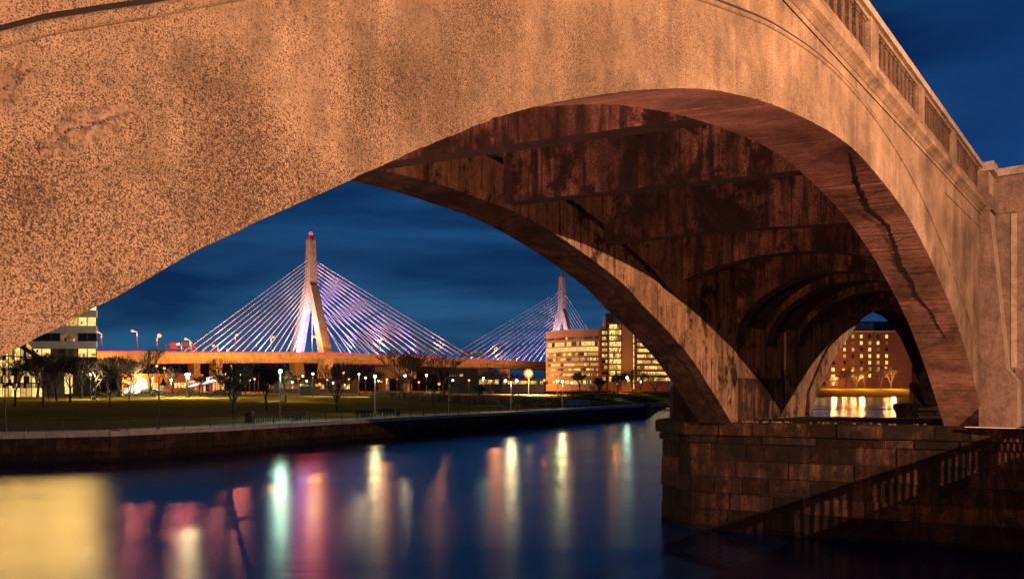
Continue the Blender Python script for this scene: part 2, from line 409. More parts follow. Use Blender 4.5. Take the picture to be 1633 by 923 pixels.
def ribs(off):
    SS = [SA + (SB-SA)*i/460 for i in range(461)]; rc = random.Random(17)
    chip = {}
    for s_ in SS: chip[s_] = rc.uniform(-.005,.005) + (rc.uniform(.006,.016) if rc.random() < .05 else 0)
    fFc = lambda s_: fF(s_) + chip.get(s_, 0)
    lim = 1.0
    # front ring
    mb = MB()
    strip(mb, lambda s,w,z: B(s+off,w,z), SS, fFc, lambda s: max(fF(s)+.05, fX(s)+.07), 0, 1.45, (0,1,2,0))
    mb.build('arch_rib', [M['conc'], M['soffit'], M['inner']], via)
    # spandrel wall, set back behind the ring
    mb = MB(); ss = [-40.2+i*.4 for i in range(102)]
    strip(mb, lambda s,w,z: B(s+off,w,z), [s for s in ss if s <= .45], lambda s: (fX(s)+.03 if SA < s < 1.6 else 4.9), lambda s: ZT, .03, 1.30, (0,1,2,0))
    mb.build('spandrel_wall', [M['conc'], M['soffit'], M['inner']], via)
    # bead moulding along the ring and a black strip above it, painted grime and shadow
    xs = [-36.5+i*.3 for i in range(124)]; q = lambda s_, w, z: B(s_+off, w, z)
    mb = MB()
    for a, b in zip(xs, xs[1:]): mb.tube(q(a,.004,fX(a)-.05), q(b,.004,fX(b)-.05), .045, n=8, cap=False)
    mb.build('ring_moulding', M['conc'], via, smooth=True)
    mb = MB()
    for a, b in zip(xs, xs[1:]): mb.poly([q(a,-.004,fX(a)-.002),q(b,-.004,fX(b)-.002),q(b,-.004,fX(b)+.035),q(a,-.004,fX(a)+.035)])
    mb.build('ring_grime_shadow', M['soot'], via)
    # far rib
    fBo = fB if off == 0 else (lambda s_: fB(s_)+.40*sst(6.5, 11, fB(s_)))
    mb = MB(); SSb = [-37.0 + (36.45)*i/100 for i in range(101)]
    strip(mb, lambda s,w,z: B(s+off,w,z), SSb, fBo, lambda s: max(fBo(s)+.02, fX(min(s+.5,1.6))), 9.5, 10.95, (2,1,0,0))
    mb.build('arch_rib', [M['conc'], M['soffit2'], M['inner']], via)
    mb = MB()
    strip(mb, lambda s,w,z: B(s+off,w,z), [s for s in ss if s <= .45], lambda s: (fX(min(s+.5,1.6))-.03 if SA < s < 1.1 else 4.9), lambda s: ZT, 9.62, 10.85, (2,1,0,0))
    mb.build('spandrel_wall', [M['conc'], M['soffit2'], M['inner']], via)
    # cross beams under the deck
    for s0, zb, arch in ((-31.6,10.9,.4),(-26.4,11.38,.1),(-21.4,11.62,0),(-16.15,11.77,0),(-10.92,11.36,.12),(-5.14,10.75,.85)):
        mb = MB(); n = 24
        if off: zb = max(zb, 11.4)+.45
        for i in range(n):
            wa, wb = 1.45+(9.5-1.45)*i/n, 1.45+(9.5-1.45)*(i+1)/n
            za, zb_ = [zb + arch*(1-((w-5.5)/4.05)**2) for w in (wa, wb)]
            q = lambda s,w,z: B(s+off,w,z)
            th = .5 if arch < .5 else .7
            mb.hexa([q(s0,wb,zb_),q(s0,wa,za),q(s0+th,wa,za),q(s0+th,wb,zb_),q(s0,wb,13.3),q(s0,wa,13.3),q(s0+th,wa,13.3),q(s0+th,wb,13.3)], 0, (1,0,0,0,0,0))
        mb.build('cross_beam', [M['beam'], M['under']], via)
ribs(0)
ribs(PERIOD)
# deck slab and cornice, all along
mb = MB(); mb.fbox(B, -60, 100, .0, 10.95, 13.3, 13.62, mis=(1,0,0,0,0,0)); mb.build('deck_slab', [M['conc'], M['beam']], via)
for s0, s1 in ((-60, -.62), (9.9, 46.0), (56.6, 100)):
    mb = MB()
    prof = [(-.02,13.42),(-.10,13.50),(-.20,13.56),(-.22,13.70),(-.14,13.78),(-.14,13.84),(.0,13.90)]
    prof = [(.06,13.40)] + prof + [(.06,13.90)]
    for (wa,za),(wb,zb) in zip(prof, prof[1:]):
        n = 30
        for i in range(n):
            a, b = s0+(s1-s0)*i/n, s0+(s1-s0)*(i+1)/n
            mb.poly([B(a,wa,za),B(b,wa,za),B(b,wb,zb),B(a,wb,zb)])
    mb.build('cornice', M['conc'], via)
# groove line in the spandrel (dark drip joint)
mb = MB(); mb.fbox(B, -7.6, -.62, .022, .035, 12.75, 12.775)
mb.build('drip_joint', M['soot'], via)
# parapets
def bay(s0, s1, w, bal, par):
    th = .30
    mb = MB(); z0 = 13.88
    mb.fbox(B, s0, s1, w, w+th, z0, 14.16)                # plinth
    mb.fbox(B, s0, s1, w, w+th, 14.98, 15.08)
    if not bal: mb.fbox(B, s0, s1, w+.05, w+th-.05, 14.16, 14.98)
    for a, b in ((s0, s0+.34), (s1-.34, s1)):
        mb.fbox(B, a, b, w-.03, w+th+.03, z0+.004, 15.076)
    o = mb.build('parapet', M['conc'], par)
    cp = MB(); cp.fbox(B, s0-.0, s1+.0, w-.09, w+th+.09, 15.08, 15.26); cp.build('coping', M['cap'], o)
    if bal:
        n = 10; pitch = (s1-s0-.68)/n
        for i in range(n):
            c = s0+.34+pitch*(i+.5)
            bb = MB(); bb.fbox(B, c-.115, c+.115, w+.05, w+th-.05, 14.16, 14.98)
            bb.fbox(B, c-.15, c+.15, w+.03, w+th-.03, 14.16, 14.24); bb.fbox(B, c-.15, c+.15, w+.03, w+th-.03, 14.90, 14.98)
            bb.build('baluster', M['bal'], o)
edges = [-22.0,-15.9,-10.9,-6.25,-.75]
bay(-22.0,-16.1,.0,True,via); bay(-16.1,-11.15,.0,True,via); bay(-11.15,-6.2,.0,True,via); bay(-6.2,-.65,.0,True,via)
for a, b in ((-60,-47),(-47,-34),(-34,-22),(10,22),(22,34),(34,46)): bay(a, b, .0, False, via)
for a, b in ((-60,-30),(-30,0),(10,46)): bay(a, b, 10.65, False, via)
# piers
def blocks(mb, corners, z0, z1, course, rnd, fr=None):
    """face walls of jointed stone around the closed outline 'corners' (world xy, counter-clockwise seen from above)"""
    n = len(corners); nc = round((z1-z0)/course); ch = (z1-z0)/nc
    for e in range(n):
        (x0,y0),(x1,y1) = corners[e], corners[(e+1) % n]
        l = math.hypot(x1-x0, y1-y0); ux, uy = (x1-x0)/l, (y1-y0)/l; nx, ny = uy, -ux
        for c in range(nc):
            za, zb = z0+c*ch+.010, z0+(c+1)*ch-.010
            d = 0.0; first = True
            while d < l-.01:
                bl = rnd.uniform(1.1, 2.9)
                if first: bl *= rnd.uniform(.5, 1); first = False
                e1 = min(l, d+bl)
                if l-e1 < .4: e1 = l
                o = rnd.uniform(.0, .09); g = rnd.uniform(.010,.024)
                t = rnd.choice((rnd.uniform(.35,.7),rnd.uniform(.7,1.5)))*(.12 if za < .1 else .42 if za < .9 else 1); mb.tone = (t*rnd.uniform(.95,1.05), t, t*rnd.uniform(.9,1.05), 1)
                a0 = d + (g if d > 0 else 0); a1 = e1 - (g if e1 < l else 0)
                P = lambda a, o_, z: (x0+ux*a+nx*o_, y0+uy*a+ny*o_, z)
                bv = .018
                fr_ = [P(a0+bv,o,za+bv),P(a1-bv,o,za+bv),P(a1-bv,o,zb-bv),P(a0+bv,o,zb-bv)]
                bk = [P(a0,-.03,za),P(a1,-.03,za),P(a1,-.03,zb),P(a0,-.03,zb)]
                mb.poly(fr_)
                for i in range(4):
                    j = (i+1) % 4; mb.poly([bk[i],bk[j],fr_[j],fr_[i]])
                d = e1
    mb.tone = (1,1,1,1)
def prism(mb, corners, z0, z1, mi=0):
    n = len(corners)
    mb.poly([(x,y,z1) for x,y in corners], mi); mb.poly([(x,y,z0) for x,y in corners][::-1], mi)
    for i in range(n):
        j = (i+1) % n; mb.poly([(*corners[i],z0),(*corners[j],z0),(*corners[j],z1),(*corners[i],z1)], mi)
def grow(outl, g):
    cx = sum(p[0] for p in outl)/len(outl); cy = sum(p[1] for p in outl)/len(outl); out = []
    n = len(outl)
    for i in range(n):
        (xa,ya),(x,y),(xb,yb) = outl[i-1], outl[i], outl[(i+1) % n]
        def nrm(x0,y0,x1,y1):
            l = math.hypot(x1-x0,y1-y0); return ((y1-y0)/l, -(x1-x0)/l)
        n1, n2 = nrm(xa,ya,x,y), nrm(x,y,xb,yb); k = 1 + n1[0]*n2[0] + n1[1]*n2[1]
        out.append((x+g*(n1[0]+n2[0])/k, y+g*(n1[1]+n2[1])/k))
    return out
def pier(off, seed):
    rnd = random.Random(seed)
    sw = [(.0,-12),(9.3,-12),(9.3,11.7),(7.4,13.9),(4.6,14.7),(1.8,14.0),(.0,11.7)]
    outl = [B(s+off, w, 0)[:2] for s, w in sw]
    area = sum(outl[i-1][0]*outl[i][1]-outl[i][0]*outl[i-1][1] for i in range(len(outl)))
    if area < 0: outl = outl[::-1]
    outl = grow(outl, -.25)
    core = MB(); prism(core, grow(outl, -.028), -2, 4.36); pr_ = core.build('pier', M['joint'], via)
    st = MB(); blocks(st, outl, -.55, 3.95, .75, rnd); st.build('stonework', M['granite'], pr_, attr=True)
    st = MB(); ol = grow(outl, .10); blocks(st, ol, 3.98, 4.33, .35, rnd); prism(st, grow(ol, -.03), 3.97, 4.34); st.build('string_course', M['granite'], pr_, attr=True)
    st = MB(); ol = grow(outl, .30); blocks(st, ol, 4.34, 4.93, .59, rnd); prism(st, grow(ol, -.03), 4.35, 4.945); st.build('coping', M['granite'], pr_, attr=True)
    # rounded stub on the cutwater
    if off > 0: return pr_
    st = MB(); c = B(3.0+off, 12.9, 4.93)
    st.tone = (.5,.5,.5,1); st.lathe(c, [(1.05,0),(1.05,1.35),(.98,1.62),(.78,1.85),(.45,2.0),(.01,2.05)], 18)
    st.build('cutwater_cap', M['granite'], pr_, attr=True)
    return pr_
P1 = pier(0, 3); P2 = pier(PERIOD, 5); pier(-PERIOD, 6)
# body on the pier: side walls and transverse arches
def pier_body(off):
    q = lambda s,w,z: B(s+off,w,z)
    # far side wall (between the two spans), its lower part stained black
    mb = MB()
    mb.fbox(q, .46, 9.28, 9.72, 10.9 if off == 0 else 12.3, 6.95, ZT+.04)
    mb.fbox(q, -.55, .5, 9.66, 10.93, 4.94, ZT+.02)      # upright at the springing
    mb.build('pier_wall', M['inner'], via)
    mb = MB(); mb.fbox(q, .50, 9.25, 9.64, 10.96 if off == 0 else 12.5, 4.94, 6.95); mb.build('pier_plinth', M['beam'], via)
    mb = MB(); mb.fbox(q, .46, 9.28, .12, 1.3, 4.94, ZT+.04); mb.build('pier_wall', M['inner'], via)
    # transverse arches
    for s0, s1, dz in ((.2,1.1,0),(1.1,3.9,.45),(3.9,4.8,.02),(4.8,8.2,.45),(8.2,9.1,.0)):
        mb = MB(); n = 40; c = 5.5; hw = 4.2+dz*.4
        def zt(w):
            t = max(-1, min(1, (w-c)/hw)); return 8.3 + (3.2+dz)*math.sqrt(max(0, 1-t*t))
        for i in range(n):
            wa, wb = 1.3+8.4*i/n, 1.3+8.4*(i+1)/n
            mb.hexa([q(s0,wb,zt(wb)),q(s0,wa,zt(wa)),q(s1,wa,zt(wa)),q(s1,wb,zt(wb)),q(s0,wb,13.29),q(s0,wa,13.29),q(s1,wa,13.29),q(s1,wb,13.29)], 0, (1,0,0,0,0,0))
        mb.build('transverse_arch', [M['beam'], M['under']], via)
pier_body(0); pier_body(PERIOD)
# pylon standing on the pier, road side
def pylon(off, par):
    q = lambda s,n,z: B2(s+off, n, z)
    mb = MB()
    def tap(s0, s1, n0b, n0t, n1, z0, z1, mis=(0,0,0,1,0,0)):
        # tapering block: n0b/n0t the road-side faces at bottom and top; the road-side face is coloured paler, as if lamp lit
        mb.hexa([q(s0,n0b,z0),q(s1,n0b,z0),q(s1,n1,z0),q(s0,n1,z0),q(s0,n0t,z1),q(s1,n0t,z1),q(s1,n1,z1),q(s0,n1,z1)], 0, (0,0,1,0,0,0))
    tap(-.62, .60, -.84, -.27, .10, 7.2, 13.5); tap(-.62, .60, -.26, -.26, .10, 13.5, 14.95)
    mb.fbox(q, .60, 9.6, -4.2, .06, 7.2, 14.93)
    o = mb.build('pylon', [M['pylon'], M['cap']], par)
    mb = MB()
    tap(-.72, .50, -1.20, -1.20, .06, 4.94, 6.75); tap(-.72, .50, -1.20, -.90, .05, 6.75, 7.2)
    mb.fbox(q, .50, 9.7, -4.5, -1.0, 4.94, 7.21)
    mb.build('plinth', [M['pylon'], M['cap']], o)
    mb = MB()
    mb.fbox(q, -.72, .50, -.40, .04, 13.42, 13.92); mb.fbox(q, .50, 9.7, -4.3, .05, 13.45, 13.90); mb.fbox(q, -.67, .54, -.34, .03, 13.92, 14.03)
    mb.build('cornice', M['pylon'], o)
    mb = MB(); mb.fbox(q, -.74, .46, -.44, .14, 14.95, 15.30); mb.fbox(q, .46, 9.75, -4.5, .12, 14.94, 15.24)
    mb.build('coping', M['cap'], o)
    mb = MB(); mb.fbox(q, .56, .62, -1.05, -.85, 7.3, 13.4); mb.build('panel_strip', M['cap'], o)
    return o
pylon(0, via); pylon(PERIOD, via)
mb = MB(); mb.fbox(B2, -1.0, -.72, -.9, .5, 4.95, 4.975); mb.fbox(B2, -.95, -.72, -9, -.9, 4.95, 4.972)
mb.build('drip_flashing', M['white'], via)
# scars in the face close to the camera and the black seam under the soffit
def face_pt(u, v, dn=0.0):
    k = (u-816.5)/1200; bx, by = OX-NN[0]*dn, OY-NN[1]*dn
    c = bx-.8357*by; y = -c/(.8357-k); return Vector((k*y, y, zv(v, y)))
def scar(pl, wid):
    rnd = random.Random(len(pl)*7+3)
    nv = Vector((-NN[0], -NN[1], 0)); pts = [face_pt(u, v) for u, v in pl]; mb = MB()
    fine = []
    for a, b in zip(pts, pts[1:]):
        for i in range(8): fine.append(a.lerp(b, i/8))
    fine.append(pts[-1]); n = len(fine); rows = []
    for i, p in enumerate(fine):
        t = i/(n-1); w_ = wid*(math.sin(math.pi*min(1, max(0, t)))**.5+.05)*rnd.uniform(.75, 1.15)
        up = Vector((0,0,1)); cl = 7; row = []
        for j in range(cl):
            f_ = j/(cl-1)*2-1; h = .007*(1-f_*f_)*(1 if abs(f_) > .2 else .1)
            row.append(p + up*(f_*w_) + nv*(h+.002))
        rows.append(row)
    for i in range(n-1):
        for j in range(6): mb.poly([rows[i][j], rows[i+1][j], rows[i+1][j+1], rows[i][j+1]])
    o = mb.build('concrete_scar', M['patch'], via, smooth=True)
    ck = MB(); offs = [0.0]
    for i in range(n): offs.append(max(-.02, min(.02, offs[-1]+rnd.uniform(-.008,.008))))
    for i in range(n-1):
        up = Vector((0,0,1)); wa, wb = rnd.uniform(.001,.006), rnd.uniform(.001,.006)
        a_, b_ = fine[i]+up*offs[i]+nv*.006, fine[i+1]+up*offs[i+1]+nv*.006
        ck.poly([a_-up*wa, b_-up*wb, b_+up*wb, a_+up*wa])
    ck.build('scar_crack', M['rubble'], o)
    mb = MB()
    for i in range(n-1):
        for q_ in range(3):
            if rnd.random() < .42:
                c = fine[i].lerp(fine[i+1], rnd.random()) + Vector((0,0,rnd.uniform(-.012,.012))) + nv*.002
                mb.ball(c, rnd.choice((.003,.005,.007,.011)), 6, 0, rnd.uniform(.5,.9))
    tag(mb.build('exposed_stone', M['rubble'], o), kind='stuff')
scar([(60,238),(85,232),(100,215),(112,204),(140,203),(165,194),(190,184),(214,178)], .11)
scar([(-40,148),(0,142),(22,138),(34,122),(52,110)], .10)
# soot seam, follows the soffit of the first span
mb = MB(); rnd = random.Random(12)
sm = [(-17.5,.15,.03),(-15.5,.55,.22),(-13.5,.80,.30),(-12.2,.62,.20),(-11,.72,.16),(-9.6,.88,.24),(-8.5,.78,.20),(-7.6,.86,.20),(-6.4,.62,.13),(-5.6,.60,.12),(-4.9,.50,.05),(-4.6,.46,.01)]
fin = []
for (s0,w0,h0),(s1,w1,h1) in zip(sm, sm[1:]):
    for i in range(14):
        t = i/14; fin.append((s0+(s1-s0)*t, w0+(w1-w0)*t+rnd.uniform(-.015,.015), (h0+(h1-h0)*t)*rnd.uniform(.25,.85)+.005))
for a, b in zip(fin, fin[1:]):
    mb.poly([B(a[0],a[1]-a[2]/2,fF(a[0])-.014),B(b[0],b[1]-b[2]/2,fF(b[0])-.014),B(b[0],b[1]+b[2]/2,fF(b[0])-.014),B(a[0],a[1]+a[2]/2,fF(a[0])-.014)])
for s0 in (-14.6,-11.4,-9.1):      # cross cracks
    w = .05; s_ = s0
    while w < 1.4:
        s2 = s_ + rnd.uniform(-.12,.10); w2 = w+.08
        mb.poly([B(s_-.02,w,fF(s_)-.013),B(s_+.02,w,fF(s_)-.013),B(s2+.02,w2,fF(s2)-.013),B(s2-.02,w2,fF(s2)-.013)]); s_, w = s2, w2
mb.build('soffit_seam', M['soot'], via)
# a long crack seam on the far rib's soffit
mb = MB(); fin = []
for i in range(220):
    s_ = -14.5+13.6*i/219; fin.append((s_, 10.0+.06*math.sin(s_*2.1)+rnd.uniform(-.02,.02), rnd.uniform(.05,.16)))
for a, b in zip(fin, fin[1:]):
    mb.poly([B(a[0],a[1]-a[2]/2,fB(a[0])-.006),B(b[0],b[1]-b[2]/2,fB(b[0])-.006),B(b[0],b[1]+b[2]/2,fB(b[0])-.006),B(a[0],a[1]+a[2]/2,fB(a[0])-.006)])
mb.build('soffit_seam', M['soot'], via)
# rubble on the ledge
mb = MB(); rnd = random.Random(4)
for i in range(70):
    w = rnd.uniform(7.6, 9.3); s_ = rnd.uniform(.0,.9)
    if rnd.random() < .4: w = rnd.uniform(2.2, 9)
    mb.ball(B(s_, w, 4.965), rnd.uniform(.02,.06), 6, 0, .7)
tag(mb.build('rubble', plain('pale_rubble', (.30,.24,.20), .8, 0, .5, 4)), 'small pale stones scattered along the top ledge of the granite pier', 'rubble', kind='stuff')
# dark bird on the end of the parapet
bt = thing('bird', 'small dark bird perched on the coping where parapet meets pylon', 'bird', B(-1.25, .15, 15.26))
bb = MB(); c = B(-1.25, .15, 15.26); bb.ball((c[0],c[1],c[2]+.13), .10, 10, 0, 1.25); bb.ball((c[0]-.03,c[1],c[2]+.27), .055, 8)
bb.tube((c[0]+.04,c[1],c[2]+.10),(c[0]+.16,c[1]+.02,c[2]+.02), .04,.012); bb.tube((c[0]-.07,c[1],c[2]+.27),(c[0]-.12,c[1],c[2]+.26), .014,.003)
bb.tube((c[0],c[1]-.02,c[2]),(c[0],c[1]-.02,c[2]+.06), .008); bb.tube((c[0],c[1]+.02,c[2]),(c[0],c[1]+.02,c[2]+.06), .008)
bb.build('bird_body', M['black'], bt, smooth=True)

# ------------------------------------------------------------ the road beside the viaduct (behind and right of the camera)
mb = MB(); mb.fbox(B2, -140, 90, -30, -5.1, 4.3, 5.55); tag(mb.build('road_deck', M['asphalt']), kind='structure')
rb = thing('road_balustrade', 'concrete balustrade along the edge of the road beside the viaduct', 'balustrade', B2(-30,-5.3,5.55))
mb = MB()
mb.fbox(B2, -33.5, 20, -5.42, -5.18, 6.56, 6.69); mb.build('rail', M['conc'], rb)
mb = MB(); mb.fbox(B2, -33.5, 20, -5.42, -5.18, 5.55, 5.78); mb.build('kerb', M['conc'], rb)
s_ = -15.0
proto = None; bays = 0
while s_ < -2:
    mb = MB(); mb.fbox(B2, s_, s_+.34, -5.40, -5.20, 5.78, 6.56); mb.build('post', M['conc'], rb)
    for i in range(7):
        c = s_+.34+.215*(i+.5)
        mb = MB(); mb.fbox(B2, c-.035, c+.035, -5.325, -5.275, 5.78, 6.56); mb.build('baluster', M['conc'], rb)
    s_ += 1.85
def road_lamp(s, power, label):
    b0 = B2(s, -21.5, 5.55); h = B2(s, -19.0, 12.65)
    t = thing('street_lamp', label, 'street lamp', b0, 'street lamps along the road')
    mb = MB(); mb.tube(b0, (b0[0],b0[1],12.2), .11, .07, 8); mb.tube((b0[0],b0[1],12.2), (h[0],h[1],12.8), .05, .04, 8); mb.build('pole', M['black'], t)
    mb = MB(); mb.box((h[0],h[1],12.82), (.7,.35,.16)); mb.build('lamp_head', M['black'], t)
    mb = MB(); mb.box((h[0],h[1],12.72), (.5,.25,.03)); mb.build('lens', M['roadlamp'], t)
    if power > 0: point('street_lamp_light', (h[0],h[1],12.63), power, C_ROAD, .035, t)
def point(name, loc, power, col, rad, parent=None, spot=None, aim=None):
    d = bpy.data.lights.new(name, 'SPOT' if spot else 'POINT'); d.energy = power; d.color = col; d.shadow_soft_size = rad
    o = bpy.data.objects.new(name, d); COL.objects.link(o); off = world_loc(parent) if parent else Vector((0,0,0))
    o.location = Vector(loc)-off
    if parent: o.parent = parent
    if spot:
        d.spot_size = spot; d.spot_blend = .5
        o.rotation_euler = (Vector(aim)-Vector(loc)).to_track_quat('-Z','Y').to_euler()
    return o
road_lamp(-21, P_ROAD, 'tall orange street lamp on the road beside the arch')
road_lamp(-68, P_ROAD*.3, 'orange street lamp farthest back along the road')
road_lamp(40, P_ROAD*1.6, 'orange street lamp on the road beyond the granite pier')

wl = thing('fill_lamp', 'unseen fill lamp added low under the arch', 'fill lamp', B2(-37.2, 4.0, 4.2))  # out of view, added only to light the beams and soffit
c = B2(-37.0, 4.0, 4.4); mb = MB(); mb.box((c[0]-.2,c[1]-.2,c[2]),(.5,.5,.3)); mb.build('lamp_housing', M['black'], wl)
mb = MB(); mb.box((c[0],c[1]+.15,c[2]),(.3,.12,.2)); mb.build('lens', M['roadlamp'], wl)
point('fill_lamp_light', B2(-35.9, 4.0, 4.6), P_FILL, (1.0,.39,.25), .25, wl)

# ------------------------------------------------------------ seawall, railing
sw = thing('seawall', 'low stone seawall with pale capstones along the far river bank', 'seawall', (-43,63,0))
mb = MB(); rnd = random.Random(9)
seg = along(PR, 0, 1.6)
for a, b in zip(seg, seg[1:]):
    x0,y0,ux,uy = a; x1,y1 = b[0], b[1]; l = math.hypot(x1-x0,y1-y0); dx, dy = (x1-x0)/l, (y1-y0)/l; nx, ny = dy, -dx
    if x0 < -100: continue
    for c in range(4):
        za, zb = -.3+c*.63, -.3+(c+1)*.63-.03
        d = 0
        for cuts in ([0, rnd.uniform(.35,.65), 1] if rnd.random() < .6 else [0,1],):
            for q0, q1 in zip(cuts, cuts[1:]):
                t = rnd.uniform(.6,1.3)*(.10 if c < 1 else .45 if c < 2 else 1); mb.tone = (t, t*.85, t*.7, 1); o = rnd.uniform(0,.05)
                P = lambda q,oo,z: (x0+dx*l*q+nx*oo, y0+dy*l*q+ny*oo, z)
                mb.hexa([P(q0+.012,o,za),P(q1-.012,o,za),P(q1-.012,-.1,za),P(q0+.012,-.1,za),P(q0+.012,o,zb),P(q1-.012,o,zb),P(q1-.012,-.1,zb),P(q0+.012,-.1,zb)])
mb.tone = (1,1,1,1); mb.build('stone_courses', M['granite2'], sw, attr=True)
mb = MB(); mc = MB()
for i, (a, b) in enumerate(zip(seg, seg[1:])):
    x0,y0 = a[0],a[1]; x1,y1 = b[0], b[1]; l = math.hypot(x1-x0,y1-y0); dx, dy = (x1-x0)/l, (y1-y0)/l; nx, ny = dy, -dx
    if x0 < -100: continue
    P = lambda q,oo,z: (x0+dx*l*q+nx*oo, y0+dy*l*q+ny*oo, z)
    mb.hexa([P(.01,.14,2.22),P(.99,.14,2.22),P(.99,-.55,2.22),P(.01,-.55,2.22),P(.01,.14,2.64),P(.99,.14,2.64),P(.99,-.55,2.64),P(.01,-.55,2.64)])
    mc.poly([P(0,-.04,-1),P(1,-.04,-1),P(1,-.04,2.3),P(0,-.04,2.3)])
mb.build('capstone', M['capstone'], sw); mc.build('wall_core', M['joint'], sw)
xe, ye = PR[-1]
mb = MB(); mb.box((xe-2.2,ye+1.0,.8), (5.6,1.6,3.5), 0, R(20)); mb.build('end_return', M['granite2'], sw, attr=True)

rl = thing('promenade_railing', 'black metal railing running along the top of the seawall', 'railing', (-28.3,74.6,2.62))
posts = [p for p in along(PR, 0, 2.6) if p[0] > -62]
pickets_to = -27.5
for p in posts:
    mb = MB(); X, Y = p[0]-p[3]*-.0-p[3]*.25, p[1]+p[2]*.25
    mb.tube((X,Y,2.64),(X,Y,3.72),.045,n=6); mb.build('post', M['black'], rl)
for p, q in zip(posts, posts[1:]):
    X0, Y0, X1, Y1 = p[0]-p[3]*.25, p[1]+p[2]*.25, q[0]-q[3]*.25, q[1]+q[2]*.25
    mb = MB(); mb.tube((X0,Y0,3.70),(X1,Y1,3.70),.04,n=6); mb.tube((X0,Y0,2.80),(X1,Y1,2.80),.025,n=5)
    if X0 < pickets_to:
        k = 18
        for i in range(1,k): mb.tube((X0+(X1-X0)*i/k,Y0+(Y1-Y0)*i/k,2.80),(X0+(X1-X0)*i/k,Y0+(Y1-Y0)*i/k,3.69),.012,n=4,cap=False)
    else:
        mb.tube((X0,Y0,3.25),(X1,Y1,3.25),.012,n=4)
    mb.build('rail_panel', M['black'], rl)

# ------------------------------------------------------------ park furniture
def ht(u, v, y): return zv(v, y)
def park_lamp(u, vb, vt, bm, label, power=250, col=C_WHITE, dark=False, double=False, name='park_lamp', bulb=None, y=None, r=.22):
    if y is None: x, y, z = at(u, vb)
    else: x, _ = px(u, y); z = gz(x, y)
    zt = zv(vt, y)
    t = thing(name, label, 'lamp post', (x,y,z), 'lamp posts in the park')
    mb = MB(); mb.tube((x,y,z),(x,y,zt-.1),.10,.07,8); mb.tube((x,y,z),(x,y,z+.5),.16,.13,8)
    mb.build('pole', M['black'] if dark else M['steel'], t)
    heads = ((-.9,0),(.9,0)) if double else ((0,0),)
    for dx, dy in heads:
        hm = MB(); rr = r*y/150 if y > 150 else r
        if double: hm.tube((x,y,zt-.25),(x+dx,y,zt-.05),.04,n=6)
        hm.lathe((x+dx,y,zt), [(rr*1.3,rr*.9),(rr*1.5,rr*1.0),(rr*.3,rr*1.9)], 10)
        hm.build('lamp_head', M['black'], t)
        if bm:
            hb = MB(); hb.ball((x+dx,y,zt), rr, 10); hb.build('bulb', bm, t, smooth=True)
    if power: point('lamp_light', (x,y-.0,zt-.5), power*((.6 if u in (815,897) else .9) if u in (815,897,1000) else .5 if y < 112 else 20.0 if u < 460 and u != 144.5 else 5.0), col, .35, t)
    return t
PL = [
 (447,670,592,'b_green','tall lamp post with green white light between benches on the promenade',1800,C_GREEN),
 (598,661,600,'b_white','slim lamp post with warm light left of the green bin',1300,C_WHITE),
 (815,657,607,'b_white','twin headed lamp post below right end of the highway bridge',1500,C_WHITE),
 (897,653,608,'b_white','lamp post in front of the curved tan office building',1200,C_WHITE),
 (1000,640,602,'b_green','pale lamp post on the grass before the brick tower',1300,C_GREEN),
 (452.5,640,597,'b_white','lamp post with warm globe just right of the green lit post',700,C_WHITE),
 (297,634,597,'b_white','lamp post with white globe, left of a close pair in the park',900,C_WHITE),
 (301.5,634,597,'b_white','lamp post with white globe, right of a close pair in the park',900,C_WHITE),
 (273,632,606,'b_white','short lamp post left of the close pair of white lamps',700,C_WHITE),
 (227,630,604,'b_white','lamp post with white globe beside the bright canopy',900,C_WHITE),
 (243,630,603,'b_white','brightest white lamp post right of the canopy',900,C_WHITE),
 (144.5,636,597,'b_white','lamp post on the lawn in front of the banded office building',1000,C_WHITE),
 (499,632,596,'b_white','lamp post with warm globe right of the cable stayed tower foot',700,C_WHITE),
 (572.5,632,597,'b_white','grey lamp post left of the gold grasses under the highway',900,C_WHITE),
 (646,630,599,'b_white','lamp behind the pale branched tree above the gold grass',800,C_WHITE),
 (617,630,605,'b_sod','small orange lamp lighting the yellow shrub by the grasses',600,C_SOD),
 (1022,628,608,'b_white','distant white lamp near the parked row by the right office wing',800,C_WHITE),
]
for u, vb, vt, b_, lab, pw, c_ in PL:
    park_lamp(u, vb, vt, M[b_], lab, pw, c_, dark=(b_ == 'b_white' and vb < 640), double=(u == 815))
park_lamp(771,628,603, M['b_green'], 'greenish lamp on a pole under the highway beside red lights', 400, C_GREEN)
park_lamp(680,627,598, M['b_white'], 'small lantern hanging in the bare tree group under the highway', 400, C_WHITE)
# unlit black posts with hanging bell heads
def dark_lamp(u, vb, vt, label, side=1):
    x, y, z = at(u, vb); zt = zv(vt, y); t = thing('unlit_lamp_post', label, 'lamp post', (x,y,z), 'unlit black lamp posts on the promenade')
    mb = MB(); mb.tube((x,y,z),(x,y,zt),.08,.05,8); mb.tube((x,y,z),(x,y,z+.6),.13,.11,8)
    mb.tube((x,y,zt),(x+.35*side,y,zt+.05),.025,n=6); mb.tube((x+.35*side,y,zt+.05),(x+.42*side,y,zt-.25),.025,n=6); mb.build('pole', M['black'], t)
    hm = MB(); hm.lathe((x+.42*side,y,zt-.85), [(.34,0),(.30,.12),(.13,.35),(.10,.62)], 12); hm.build('lamp_shade', M['black'], t)
dark_lamp(253.5,683,600,'unlit black lamp post with bell shaped shade, by the picket railing')
dark_lamp(8,688,600,'unlit black lamp post at the left edge of the photo',1)
dark_lamp(716.5,660,605,'slim unlit dark post on the lawn near the middle of the promenade',1)

